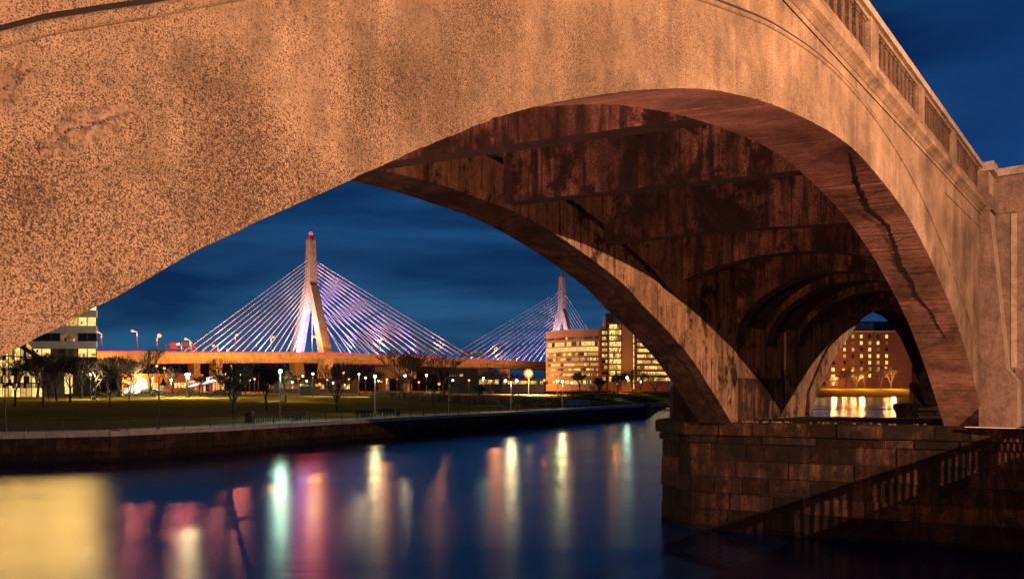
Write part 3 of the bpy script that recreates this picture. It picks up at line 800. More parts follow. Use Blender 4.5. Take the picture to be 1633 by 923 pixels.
def bench(u, v, label, green=True):
    x, y, z = at(u, v); rz = math.atan2(.83,.56)
    t = thing('park_bench', label, 'bench', (x,y,z), 'benches facing the river', rz)
    def loc_build(name, f, m):
        mb = MB(); f(mb); return mb.build(name, m, t, local=True)
    loc_build('seat', lambda b: [b.box((0,-.05-i*.11,.45),(1.9,.09,.035)) for i in range(4)], M['greenp'])
    loc_build('backrest', lambda b: [b.box((0,.08+i*.03,.58+i*.11),(1.9,.035,.09)) for i in range(4)], M['greenp'])
    for xx in (-.92,-.31,.31,.92):
        def f(b):
            b.box((xx,-.36,.22),(.06,.06,.44)); b.box((xx,.06,.22),(.06,.06,.44)); b.box((xx,-.16,.42),(.06,.46,.04)); b.box((xx,.12,.72),(.05,.05,.56)); b.box((xx,-.20,.66),(.05,.5,.04)); b.box((xx,-.40,.55),(.05,.05,.24))
        loc_build('leg', f, M['black'])
    return t
for u, v, lab in ((417,673,'green slatted bench right of the black litter bin'),(431,672,'green slatted bench just left of the green lit lamp post'),
                  (466,671,'green slatted bench just right of the green lit lamp post'),(478,670,'green slatted bench, second right of the green lit lamp post'),
                  (575,665.5,'green bench, leftmost of the four before the green bin'),(587,665,'green bench, second of the four before the green bin'),
                  (611,663,'green bench between slim lamp post and green bin'),(622,662.5,'green bench right beside the green bin'),
                  (801,654,'dark bench left of the twin headed lamp post'),(826,653.5,'dark bench right of the twin headed lamp post')):
    bench(u, v, lab)
def bin_(u, v, m, label, sq):
    x, y, z = at(u, v); t = thing('litter_bin', label, 'litter bin', (x,y,z))
    mb = MB()
    if sq: mb.box((x,y,z+.6),(.75,.75,1.1)); 
    else: mb.lathe((x,y,z), [(.26,0),(.34,.9)], 14)
    mb.build('bin_body', m, t)
    mb = MB()
    if sq: mb.box((x,y,z+1.2),(.85,.85,.08))
    else: mb.lathe((x,y,z+.9), [(.37,0),(.37,.08),(.2,.16)], 14)
    mb.build('lid', m, t)
bin_(398,674, M['black'], 'square black litter bin left of the green benches', True)
bin_(635,662, M['greenp'], 'round green litter bin beside the benches at mid promenade', False)

# ------------------------------------------------------------ trees
def tree_mesh(seed, h, spread, levels=5, up=.35, dense=3, tr=.16, tw=.014, trunk_f=.28):
    rnd = random.Random(seed); tm, cm = MB(), MB()
    def grow_(p, d, l, r, lev):
        # a slightly bent limb in two pieces
        m = p + d*l*.5 + Vector((rnd.uniform(-1,1),rnd.uniform(-1,1),0))*l*.05; q = p + d*l
        r1 = max(tw, r*.72); n = 5 if lev < 2 else 3
        cm.tube(p, m, r, (r+r1)/2, n, cap=False); cm.tube(m, q, (r+r1)/2, r1, n, cap=False)
        if lev >= levels: return
        k = dense if lev > 0 else dense+1
        for i in range(k):
            src = q if i < 2 else p.lerp(q, rnd.uniform(.45,.95))
            az = 2*math.pi*(i/k) + rnd.uniform(-.6,.6); sp = rnd.uniform(.35,.75)*spread
            side = Vector((math.cos(az),math.sin(az),0))
            nd = (d*math.cos(sp) + side*math.sin(sp) + Vector((0,0,up*.3))).normalized()
            grow_(src, nd, l*rnd.uniform(.62,.86), r1*.85, lev+1)
    th = h*trunk_f
    tm.tube((0,0,-.1),(0,0,th*.25),tr*1.35,tr*1.05,8); tm.tube((0,0,th*.25),(.02*h*rnd.uniform(-1,1),0,th),tr*1.05,tr*.85,8)
    top = Vector(tm.v[-1]); top = Vector((sum(v[0] for v in tm.v[-8:])/8, 0, th))
    k = 4
    for i in range(k):
        az = 2*math.pi*i/k + rnd.uniform(-.4,.4); sp = rnd.uniform(.30,.62)*spread
        d = Vector((math.cos(az)*math.sin(sp), math.sin(az)*math.sin(sp), math.cos(sp)))
        grow_(top - Vector((0,0,rnd.uniform(0,.2)*th)), d, h*rnd.uniform(.20,.27), tr*.6, 1)
    # scale crown so its top sits at h
    mz = max(v[2] for v in cm.v); f = (h-th)/(mz-th)
    cm.v = [((v[0])*1.0, v[1], th+(v[2]-th)*f) for v in cm.v]
    return tm, cm
protos = {}
def make_proto(key, bark, **k):
    tm, cm = tree_mesh(**k)
    a = tm.build('trunk', bark, None, smooth=True); b = cm.build('crown', bark)
    protos[key] = (a.data, b.data); bpy.data.objects.remove(a); bpy.data.objects.remove(b)
make_proto('vase', M['bark'], seed=1, h=8, spread=.95, levels=5, dense=3, tr=.20, tw=.028)
make_proto('vase_b', M['bark'], seed=5, h=8, spread=1.0, levels=5, dense=3, tr=.19, tw=.028, trunk_f=.22)
make_proto('dense', M['bark'], seed=2, h=8, spread=.75, levels=5, dense=4, tr=.18, tw=.036, trunk_f=.22)
make_proto('dense_b', M['bark'], seed=8, h=8, spread=.6, levels=5, dense=4, tr=.17, tw=.032, trunk_f=.3)
make_proto('tall', M['bark'], seed=3, h=12, spread=.55, levels=5, dense=3, tr=.22, tw=.034, trunk_f=.3)
make_proto('tall_b', M['bark'], seed=13, h=12, spread=.6, levels=5, dense=3, tr=.2, tw=.034, trunk_f=.25)
make_proto('pale', M['barkp'], seed=4, h=6, spread=1.0, levels=5, dense=3, tr=.14, tw=.026, trunk_f=.2)
make_proto('young', M['bark'], seed=6, h=5, spread=.45, levels=4, dense=3, tr=.07, tw=.012, trunk_f=.35)
HTS = {'vase':8,'vase_b':8,'dense':8,'dense_b':8,'tall':12,'tall_b':12,'pale':6,'young':5}
trc = [0]
def tree(key, u, vb, vt, label, wf=1.0, y=None, name='bare_tree', group='bare trees in the riverside park'):
    if y is None: x, y, z = at(u, vb)
    else: x, _ = px(u, y); z = gz(x, y)
    h = zv(vt, y) - z; s = h/HTS[key]; trc[0] += 1
    t = thing(name, label, 'tree', (x,y,z), group, trc[0]*1.7)
    t.scale = (s*wf, s*wf, s)
    for nm, me in zip(('trunk','crown'), protos[key]):
        o = bpy.data.objects.new(nm, me); COL.objects.link(o); o.parent = t
TR = [
 ('vase',373,668,572,'wide vase shaped bare tree left of the green benches',1.15),
 ('dense',425,652,580,'dark dense tree just left of the green lit lamp post',1.0),
 ('vase_b',537,657,571,'wide bare tree on the lawn right of the cable stayed tower',1.15),
 ('dense_b',456,640,588,'dense dark tree behind the lamp right of the green lit post',1.1),
 ('pale',643,638,592,'pale branched tree lit by a lamp above the gold grass',1.1),
 ('dense',690,645,604,'round dark low tree in front of the gold grass, right of the green bin',1.0),
 ('vase',708,633,562,'tall spreading bare tree crossing the highway girder',1.15),
 ('pale',729,640,606,'pale small tree right of the tall spreading tree',.8),
 ('dense_b',764,643,613,'small dark round tree left of the twin headed lamp',1.2),
 ('dense',655,628,560,'large dark tree behind the pale branched tree',1.2),
 ('vase_b',640,627,548,'distant dark tree rising above the highway at the right cable ends',1.2),
 ('tall',69,645,560,'tall thin bare tree, second from left edge on the lawn',1.0),
 ('tall_b',24,648,556,'tall thin bare tree nearest the left edge of the lawn',1.0),
 ('tall',112,641,562,'bare tree on the lawn below the banded office windows',1.2),
 ('tall_b',90,638,565,'dark slender tree left of the sloping black roof beam',1.2),
 ('tall',175,649,575,'slim bare tree at the right corner of the banded office',.9),
 ('vase',150,636,568,'wide dark tree before the lit ground floor of the banded office',1.3),
 ('dense_b',130,634,574,'dense dark tree behind the lawn lamp post',1.3),
 ('dense',170,633,575,'dense dark tree between banded office and bright canopy',1.3),
 ('tall_b',206,641,585,'young upright tree in front of the bright canopy',.8),
 ('vase_b',192,632,572,'wide bare tree rising left of the bright canopy',1.1),
 ('tall',240,631,548,'thin bare tree reaching above the highway at left',.9),
 ('vase',275,630,585,'bare tree behind the close pair of white lamps',1.2),
 ('dense_b',318,630,598,'low dark tree before the sloping lit footbridge',1.2),
 ('dense_b',600,629,590,'dark tree beside the concrete highway pier',1.2),
 ('vase_b',480,629,592,'wide bare tree under the left leg of the tower',1.1),
 ('pale',944,630,612,'small pale tree behind the low wall at right',.9),
 ('dense_b',955,639,600,'dark bare tree in front of the curved tan office',1.2),
 ('dense',985,632,592,'leafy looking dark tree at the foot of the brick tower',1.1),
 ('vase',1022,631,590,'bare tree right of the pale lamp post on the grass',1.2),
 ('vase_b',1045,630,590,'bare tree beside the far arch leg at right',1.2),
 ('tall',1008,633,585,'tall thin tree beside the lit stair strip of the brick building',.8),
 ('dense_b',925,628,592,'dark tree in front of the lit office floors',1.3),
 ('vase',800,627,590,'bare tree left of the brilliant orange floodlight',1.2),
 ('tall_b',775,627,580,'thin tree before the highway sign at right',1.1),
 ('young',538,644,610,'young thin tree behind the wide lawn tree',.7),
 ('dense',60,633,560,'dark tree crown overlapping the glass hall and its roof beam',1.2),
 ('dense_b',82,632,562,'dense dark tree just right of the sloping roof beam',1.4),
 ('dense',106,631,566,'dark crown in front of the lowest lit office row',1.3),
 ('dense_b',188,631,566,'dense dark tree right of the banded office corner',1.5),
 ('dense',213,630,572,'dark tree standing over the bright canopy',1.1),
 ('vase_b',40,632,562,'wide dark tree before the bright glass hall',1.2),
 ('dense',352,629,594,'dark tree behind the vase shaped tree',1.2),
 ('dense_b',392,630,596,'dark tree between vase shaped tree and dense lawn tree',1.2),
 ('young',77,652,606,'staked young tree near the left lawn edge',.7),
]
for k, u, vb, vt, lab, wf in TR: tree(k, u, vb, vt, lab, wf)
for k, u, vt, lab, wf in (('vase',1349,586,'bare tree seen through the small far arch, leftmost of its row',1.0),('vase_b',1366,590,'bare tree seen through the small far arch, second of its row',1.0),
    ('vase',1379,582,'tallest bare tree seen through the small far arch',1.1),('tall',1405,580,'slim tree seen through the small far arch near its right side',1.2),
    ('vase_b',1421,578,'tree beside the distant pier, rightmost through the small far arch',1.1),('dense',1325,600,'low dark bushy tree at left through the small far arch',1.6),('dense_b',1335,598,'dark shrub like tree against the far brick building',1.4)):
    tree(k, u, 0, vt, lab, wf, y=572+random.uniform(-4,6), group='bare trees on the far bank')
# far dark wooded mass behind the highway
def clump(c, rx, ry, rz, n, m, size, name, parent=None, seed=1):
    rnd = random.Random(seed); mb = MB()
    for i in range(n):
        while True:
            p = Vector((rnd.uniform(-1,1),rnd.uniform(-1,1),rnd.uniform(-.2,1)))
            if p.length < 1 and p.length > .35*rnd.random(): break
        p = Vector((c[0]+p.x*rx, c[1]+p.y*ry, c[2]+p.z*rz)); d = Vector((rnd.gauss(0,1),rnd.gauss(0,1),rnd.gauss(0,1)+1)).normalized()
        e = d.cross(Vector((rnd.gauss(0,1),rnd.gauss(0,1),rnd.gauss(0,1)))).normalized(); s = size*rnd.uniform(.5,1.4)
        mb.poly([p-e*s*.25, p+e*s*.25, p+d*s*1.6])
    return mb.build(name, m, parent)
bx, by = px(690, 640)
tag(clump((bx,by,4), 75, 30, 26, 5000, M['bark'], 2.2, 'far_woods'), 'dark bare woods beyond the highway between both cable fans', 'woods', kind='stuff')
bx, by = px(400, 560)
tag(clump((bx,by,3), 230, 30, 23, 15000, M['bark'], 3.6, 'far_woods', seed=9), 'dark line of distant trees beneath the left half of the highway', 'woods', kind='stuff')
# gold grasses and shrubs
mb = MB(); rnd = random.Random(21)
GL = [(592,634),(630,635),(675,638),(720,640),(775,642),(820,645),(872,646)]
for i in range(2600):
    q = rnd.random()*(len(GL)-1); k = int(q); f_ = q-k; u = GL[k][0]+(GL[k+1][0]-GL[k][0])*f_; v = GL[k][1]+(GL[k+1][1]-GL[k][1])*f_
    x, y, z = at(u, v - rnd.uniform(0,1.5)); y += rnd.uniform(-1.5,1.5)
    if 665 < u < 672 and rnd.random() < .8: continue
    for j in range(4):
        a = rnd.uniform(0,6.28); l = rnd.uniform(.7,1.5); lean = rnd.uniform(.1,.5)
        p = Vector((x+rnd.uniform(-.4,.4), y+rnd.uniform(-.4,.4), z)); q_ = p + Vector((math.cos(a)*lean, math.sin(a)*lean, l))
        e = Vector((math.sin(a), -math.cos(a), 0))*.05
        mb.poly([p-e, p+e, q_+e*.6, q_-e*.6])
tag(mb.build('ornamental_grass', M['gold']), 'band of dry golden ornamental grass behind the lawn', 'grass', kind='stuff')
def shrub(u, vb, r, m, label, seed, n=900, flat=1.0, cat='shrub'):
    x, y, z = at(u, vb); t = thing('shrub', label, cat, (x,y,z))
    clump((x,y,z+r*.2), r, r, r*1.3*flat, n, m, .22, 'foliage', t, seed)
    mb = MB()
    for i in range(5): mb.tube((x,y,z-.05),(x+r*.4*math.cos(i*1.3),y+r*.4*math.sin(i*1.3),z+r*.8),.04,.015,5)
    mb.build('stem', M['bark'], t)
shrub(824,645,1.7,M['gold'],'round golden shrub left of the brilliant floodlight',1)
shrub(890,646,1.9,M['gold'],'round golden shrub left of the lamp before the curved office',2)
shrub(615,636,1.6,M['gold'],'yellow lit shrub below the small orange lamp',3,500)
shrub(1300,634,1,M['shrub'],'dark shrub hidden on far bank',4,200) if False else None
for i, (u, v, r, lab) in enumerate(((925,640,4.0,'dark shrub mound left on the right hand slope'),(960,641,4.5,'dark shrub mound below the dark bare tree'),(1040,643,4.0,'grey shrub at the water beside the far arch leg'),(1015,645,3.6,'low shrub on the bank below the pale lamp post'))):
    shrub(u, v, r, M['shrub'], lab, 30+i, 2200, .45)
mb = MB(); rnd = random.Random(55)
for i in range(5200):
    u = rnd.uniform(-5, 385); x, y, z = at(u, 631.5 - 3*rnd.random()); hh = 1.1+.7*math.sin(u*.11)+.4*math.sin(u*.37)
    p = Vector((x, y, z + rnd.random()*max(.4,hh))); d = Vector((rnd.gauss(0,1),rnd.gauss(0,1),rnd.gauss(0,1))).normalized(); e = d.orthogonal().normalized()
    mb.poly([p-e*.13, p+e*.13, p+d*.5])
tag(mb.build('hedge', M['shrub']), 'low dark hedge along the back of the lawn at left', 'hedge', kind='stuff')
# low wall and quay pieces at the end of the promenade
t = thing('low_wall', 'long low pale wall behind the railing before the dark shrubs', 'wall', at(930,646))
x0, y0, z0 = at(897,646); x1, y1, z1 = at(940,645)
mb = MB(); mb.hexa([(x0,y0,z0),(x1,y1,z0),(x1,y1+.5,z0),(x0,y0+.5,z0),(x0,y0,z0+1.1),(x1,y1,z0+1.1),(x1,y1+.5,z0+1.1),(x0,y0+.5,z0+1.1)]); mb.build('wall_body', M['path'], t)
t = thing('timber_jetty', 'low dark timber jetty on the water beside the far arch leg', 'jetty', (44,225,0))
mb = MB(); mb.box((44,222,.9),(14,5,.4),0,R(35)); mb.build('jetty_deck', M['darkb'], t)
for i in range(4):
    mb = MB(); mb.tube((40+i*2.4,217.5+i*1.7,-1),(40+i*2.4,217.5+i*1.7,1.4),.2,n=8); mb.build('pile', M['darkb'], t)

# ------------------------------------------------------------ cable stayed bridge
T1, T2 = Vector((-108,404)), Vector((39,583)); D = (T2-T1).normalized(); Q = Vector((D.y,-D.x))   # Q points to the viewer's right/near side
def H(t, n, z): return (T1.x+D.x*t+Q.x*n, T1.y+D.y*t+Q.y*n, z)
def zd(t): return 23.6 if t > 0 else 23.6 + t*.032
br = thing('cable_stayed_bridge', 'cable stayed highway bridge with two concrete towers and white lit cables', 'bridge', H(115,0,4))
mb = MB(); tt = [-170+i*10 for i in range(59)]
def dk(mb, a, b, n0, n1, lo, hi, mi=0):
    mb.hexa([H(a,n1,zd(a)+lo),H(a,n0,zd(a)+lo),H(b,n0,zd(b)+lo),H(b,n1,zd(b)+lo),H(a,n1,zd(a)+hi),H(a,n0,zd(a)+hi),H(b,n0,zd(b)+hi),H(b,n1,zd(b)+hi)][::1], mi)
for a, b in zip(tt, tt[1:]):
    dk(mb, a, b, -17, 17, -1.6, 0)
mb.build('deck', M['hwconc'], br)
for n0, n1, za_, zb__, nm, mt_ in ((-17.3,-17.0,-1.8,1.0,'edge_girder','hwconc'),(17.0,17.3,-1.8,1.0,'edge_girder','hwconc'),(-10,-8,-3.6,-1.6,'box_girder','hwconc'),(8,10,-3.6,-1.6,'box_girder','hwconc'),(-17.2,-17.0,1.02,1.4,'deck_railing','railred'),(17.05,17.25,1.02,1.4,'deck_railing','railred')):
    mb = MB()
    for a, b in zip(tt, tt[1:]): dk(mb, a, b, n0, n1, za_, zb__)
    mb.build(nm, M[mt_], br)
def tower(t0, ztop, beacon):
    mb = MB(); zk = 23.6 + (ztop-23.6)*.58
    def sec(mb, t, n0, w0, z0, n1, w1, z1, d0=3.2, d1=3.0):
        mb.hexa([H(t-d0/2,n0+w0/2,z0),H(t-d0/2,n0-w0/2,z0),H(t+d0/2,n0-w0/2,z0),H(t+d0/2,n0+w0/2,z0),H(t-d1/2,n1+w1/2,z1),H(t-d1/2,n1-w1/2,z1),H(t+d1/2,n1-w1/2,z1),H(t+d1/2,n1+w1/2,z1)])
    sec(mb, t0, 0, 5.0, zk, 0, 3.6, ztop, 5.0, 3.6)
    mb.hexa([H(t0-1.8,1.8,ztop),H(t0-1.8,-1.8,ztop),H(t0+1.8,-1.8,ztop),H(t0+1.8,1.8,ztop)]+[H(t0+a,b,ztop+3.2) for a,b in ((-.3,.3),(-.3,-.3),(.3,-.3),(.3,.3))])
    tw = mb.build('tower', M['hwconc'], br)
    for sg in (-1, 1):
        mb = MB(); sec(mb, t0, sg*13.5, 5.2, 22, sg*1.5, 3.2, zk+2, 5.5, 4.6); sec(mb, t0, sg*10.5, 6.0, 4, sg*13.5, 5.2, 22, 6, 5.5)
        mb.build('tower_leg', M['hwconc'], tw)
    if beacon:
        mb = MB(); mb.ball(H(t0,0,ztop+3.5), 1.05, 12); mb.build('beacon', M['b_red'], tw)
        point('beacon_light', H(t0,0,ztop+6), 14000, (1,.03,.10), .8, tw)
    return tw
tw1 = tower(0, 85.5, True); tower(231, 92, False)
def cable(a, b, r=.125):
    mb = MB(); mb.tube(a, b, r, n=5, cap=False); mb.build('stay_cable', M['cable'], br)
mb = MB(); mb.tube(H(-1.2,-9.7,25.5), H(-1.2,-3.8,46), .75, .35, 6); mb.build('led_strip', emit('led_strip_glow', (.42,.24,1.0), 26), tw1)
nb = 15
for i in range(nb):
    f = i/(nb-1); t = -12-60*f; z = 49+26*f
    cable(H(-1.5,0,z), H(t,.6,zd(t)+.8))
    f2 = i/(nb-1); t = 12+103*f2
    for n in (-15.5, 15.5): cable(H(1.5,n*.06,47+28*f2), H(t,n,zd(t)+.8))
    t = 219-103*f2
    for n in (-15.5, 15.5): cable(H(229.5,n*.06,50+31*f2), H(t,n,zd(t)+.8))
for i in range(10):
    f = i/9; cable(H(232.5,0,54+27*f), H(231+14+58*f,.6,zd(t)+.8))
# floodlights for the towers and cables: violet and white heads fixed to the deck
def flood(loc, aim, power, col, m, size=80):
    mb = MB(); mb.box((loc[0],loc[1],loc[2]-.35),(.9,.9,.5)); f = mb.build('floodlight', M['black'], br)
    a = Vector(aim)-Vector(loc); a.normalize()
    point('floodlight_beam', Vector(loc)+a*.9, power*PF_, col, .4, f, R(size), aim)
PF_ = .30
V1, V2, V3 = (.42,.30,1.0), (1.0,.52,.62), (.78,.42,1.0)
for t in (16, 40, 65, 92):
    for n in (-13, 13): flood(H(t,n,24.6), H(t*.30,0,52), 170000, V3 if t > 30 else V1, None, 120)
for t in (-14,-34,-56): flood(H(t,3,24.6), H(t*.30,0,52), 150000, V2, None, 120)
for t in (215, 190, 165, 138):
    for n in (-13, 13): flood(H(t,n,24.6), H(231-(231-t)*.5,0,42), 120000, V3, None, 120)
for t in (250, 275): flood(H(t,3,24.6), H(250,0,50), 90000, V2, None, 110)
for t0 in (0, 231):
    flood(H(t0-2,6,24.6), H(t0,-12.5,36), 420000 if t0 == 0 else 300000, (.24,.15,1.0), None, 70)
    flood(H(t0,2,24.6), H(t0,-3,50), 200000, (.40,.30,1.0), None, 60)
# warm floods for the outer faces of the towers
for t0, ad in ((0, -30), (231, -30)):
    flood(H(t0+ad*.5, 16.5, 25.0), H(t0, 3, 66), 700000, (1.0,.60,.34), None, 60)
# bridge piers
def hpier(t, n0, n1, z0, z1, d):
    mb = MB(); mb.hexa([H(t-d,n1,z0),H(t-d,n0,z0),H(t+d,n0,z0),H(t+d,n1,z0),H(t-d,n1,z1),H(t-d,n0,z1),H(t+d,n0,z1),H(t+d,n1,z1)]); mb.build('bridge_pier', M['hwconc'], br)
for t in (-118,-60,60,150,285):
    for nn in (-10,10): hpier(t, nn-3, nn+3, 4, 12 if t == 60 else 19.4, 1.6)
hpier(60, -15, 15, 12, 19.4, 3)
# highway lamps
def tat(u, n=0):
    k = (u-816.5)/1200; ax, ay = T1.x+Q.x*n, T1.y+Q.y*n
    return (k*ay-ax)/(D.x-k*D.y)
HL = [(154,528.5,162,'farthest left highway lamp, over the banded office corner'),(211,526.5,219,'pink highway lamp left of the brightest highway lamp'),(254,534,250.5,'brightest orange highway lamp at the left'),
 (283,548,290,'low pink highway lamp in front of the sign gantry'),(296,539.5,304,'highway lamp above the dark back of the gantry sign'),(340,550,348,'highway lamp where the leftmost cables meet the deck'),
 (363,557,366,'small low highway lamp among the left cables'),(378,533,375,'orange highway lamp under the left cable fan'),(436,536.5,432,'orange highway lamp left of the tower leg'),
 (502,536,497.5,'highway lamp seen between the two tower legs'),(608,541,605,'highway lamp under the right cable fan of the near tower'),(791.6,554,788,'orange highway lamp among the far tower cables'),
 (697,548.5,702,'twin highway lamp head between the two cable fans')]
for u, v, up_, lab in HL:
    n = 14; t = tat(up_, n); b0 = H(t, n, zd(t)); y = b0[1]
    hz = 6.5+(618-v)*y/1200; hx = (u-816.5)/1200*y
    tl = thing('highway_lamp', lab, 'street lamp', b0, 'lamps along the highway bridge')
    mb = MB(); mb.tube(b0, (b0[0],b0[1],hz-.8), .22,.14,6); mb.tube((b0[0],b0[1],hz-.8), (hx,y,hz), .12,.10,6); mb.build('pole', M['black'], tl)
    mb = MB(); mb.box((hx,y,hz+.25),(1.2,.8,.35)); mb.build('lamp_head', M['black'], tl)
    mb = MB(); mb.ball((hx,y,hz-.25), .55 if u != 254 else .85, 8); mb.build('bulb', M['b_pink'] if v > 545 or u in (211,154) else M['b_sod'], tl)
    if u == 697:
        mb = MB(); mb.ball((b0[0]+(b0[0]-hx),y,hz-.25), .55, 8); mb.build('bulb', M['b_pink'], tl)
    point('lamp_light', (hx, y-.4, hz-1.6), 16000, (1,.20,.10) if u < 400 else (1,.34,.09), .5, tl)
# sodium lamps lighting the girder side and the ground under it
UL = [(250,583,'orange lamp high under the left highway approach'),(262,587,'second orange lamp under the left highway approach'),(101,586,'orange lamp in the trees before the banded office'),
      (370,583,'orange lamp in the crown of the vase shaped tree'),(412,595,'orange lamp left of the dense dark tree'),(548,594,'orange lamp in the wide bare lawn tree'),
      (318,602,'orange lamp above the sloping footbridge'),(700,612,'small orange lamp behind the spreading tree')]
def under_lamp(u, v, lab, y=250, pw=6000, m='b_sod', r=.42, grp='orange lamps under the highway'):
    x, _ = px(u, y); z = gz(x, y); zt = zv(v, y)
    t = thing('roadside_lamp', lab, 'street lamp', (x,y,z), grp)
    mb = MB(); mb.tube((x,y,z),(x,y,zt-r),.12,.08,6); mb.build('pole', M['black'], t)
    mb = MB(); mb.lathe((x,y,zt+r*.6), [(r*.9,0),(r*.5,.3)], 8); mb.build('lamp_head', M['black'], t)
    mb = MB(); mb.ball((x,y,zt), r, 10); mb.build('bulb', M[m], t, smooth=True)
    point('lamp_light', (x,y-r-.3,zt), pw, C_SOD if m != 'b_grn' else (.1,1,.2), r, t)
for u, v, lab in UL: under_lamp(u, v, lab, 255 if u < 600 else 235, 2500 if u < 265 else 6000)
for u, v, lab in ((1345,589,'left orange lamp before the far brick building through the small arch'),(1360,590.5,'second orange lamp before the far brick building through the small arch'),(1413,586,'right orange lamp before the far brick building through the small arch')):
    under_lamp(u, v, lab, 590, 26000, r=1.0, grp='orange lamps on the far bank')
under_lamp(889,607,'green signal light left of the lamp before the curved office',250,1500,'b_grn',.45)
under_lamp(912,610,'second small lamp beside the green signal light',300,1500,'b_white',.35)
under_lamp(1003,606,'fill lamp added at the foot of the lit stair strip',452,24000,'b_sod',.6)  # added so the stair panel looks warmly lit
under_lamp(984,611,'orange lamp at the foot of the brick tower',300,9000,'b_sod',.55)
for u, v, k in ((322,606,0),(331,604,0),(338,609,1),(347,605,0),(356,609,1),(384,597,1),(392,604,0),(398,605,0),(406,604,1),(466,609,0),(476,604,1),(483,599,0),(489,607,0),(510,611,1),(521,606,0),(531,610,0),(556,604,1),(583,602,0),(604,607,0),(633,604,1),(668,609,1),(722,606,0),(748,606,1),(783,607,1),(868,606,1),(176,598,0),(190,606,1),(205,610,0),(120,607,1),(133,612,0)):
    under_lamp(u, v, 'small distant lamp glowing among the trees beyond the park', 268, 700, ('b_white','b_sod')[k], .38, 'distant lamps beyond the park')
# fill lamps added on the near side of the girder so its side glows
for u in (170, 215, 262, 300, 345, 395, 440, 480, 520, 560, 620, 680, 740, 800, 850):
    t = tat(u, 40); p = H(t, 34, 5)
    tl = thing('girder_fill_lamp', 'added fill lamp on the ground beside the highway girder', 'street lamp', p, 'fill lamps added beside the highway girder')
    mb = MB(); mb.tube(p, (p[0],p[1],9.4), .12,.1,6); mb.build('pole', M['black'], tl)
    mb = MB(); mb.box((p[0],p[1],9.7),(1.0,.6,.35)); mb.build('lamp_head', M['b_sod'], tl)
    point('lamp_light', (p[0],p[1],10.4), 44000 if u < 420 else 22000, (1,.33,.04) if u < 500 else (1,.29,.06), .5, tl)
# brilliant floodlight
x, y = px(843, 250); zf = zv(595, y); zg = gz(x, y)
t = thing('floodlight_mast', 'brilliant orange floodlight on a mast, the brightest lamp of all', 'floodlight', (x,y,zg))
mb = MB(); mb.tube((x,y,zg),(x,y,zf-1.0),.16,.12,8); mb.build('mast', M['black'], t)
mb = MB(); mb.lathe((x,y+.3,zf-1.0), [(.5,0),(.9,.4),(.9,.6)], 12); mb.build('lamp_housing', M['black'], t)
mb = MB(); mb.ball((x,y-.3,zf), .85, 14); mb.build('bulb', M['b_main'], t, smooth=True)
point('floodlight_light', (x,y-2.2,zf-.3), 300000, (1,.40,.06), .8, t, R(140), (x,y-3,0))
mb = MB(); mb.lathe((0,0,0), [(.5,0),(1.5,.5),(1.75,1.0)], 18); mb.v = [(x+a, y+1.9-c*.8, zf+b) for a,b,c in mb.v]
mb.build('halo_dish', plain('orange_halo', (.85,.24,.02), .6), t, smooth=True)  # orange dish added to imitate the glow's orange edge
for k in range(10):
    a = k*math.pi/5; p0 = (x+1.15*math.cos(a), y-.1, zf+1.15*math.sin(a)); b_ = MB(); b_.ball(p0, .30, 8); b_.build('halo_ball', M['b_halo'], t, smooth=True)  # ring of glowing balls added to imitate the lamp's halo

# gantries
def gantry(u0, u1, vt, n, label, signs):
    ta = tat((u0+u1)/2, n); y = H(ta, n, 0)[1]; xa, xb = px(u0, y)[0], px(u1, y)[0]; zb_ = zd(ta); zt = zv(vt, y)
    t = thing('sign_gantry', label, 'road sign', ((xa+xb)/2, y, zb_))
    mb = MB()
    pts = [(xa,y,zb_),(xa,y,zt-3),(xa+1.2,y,zt-1),(xa+4,y,zt),(xb-4,y,zt),(xb-1.2,y,zt-1),(xb,y,zt-3),(xb,y,zb_)]
    for a, b in zip(pts, pts[1:]): mb.tube(a, b, .28, n=8)
    mb.tube((xa+1,y,zt-2.6),(xb-1,y,zt-2.6),.2,n=6); mb.build('gantry_frame', M['brownp'], t)
    for a, b, c, d, m in signs:
        x0_, x1_ = px(a, y)[0], px(b, y)[0]; mb = MB(); z0_, z1_ = zv(d, y), zv(c, y)
        mb.box(((x0_+x1_)/2, y-.5, (z0_+z1_)/2), (x1_-x0_, .2, z1_-z0_)); mb.build('sign_panel', M[m], t)
gantry(259,313,547,0,'arched gantry over the highway at left with dark sign backs',[(272,283,546,556,'brownp'),(289,300,545.5,552.5,'darkb'),(302,307,545,552,'signg')])
gantry(735,774,561,0,'highway gantry with green sign beside the far tower cables',[(754.5,770,562,569,'signg'),(754.7,761,560,562,'signy'),(737,750,560,567,'brownp')])

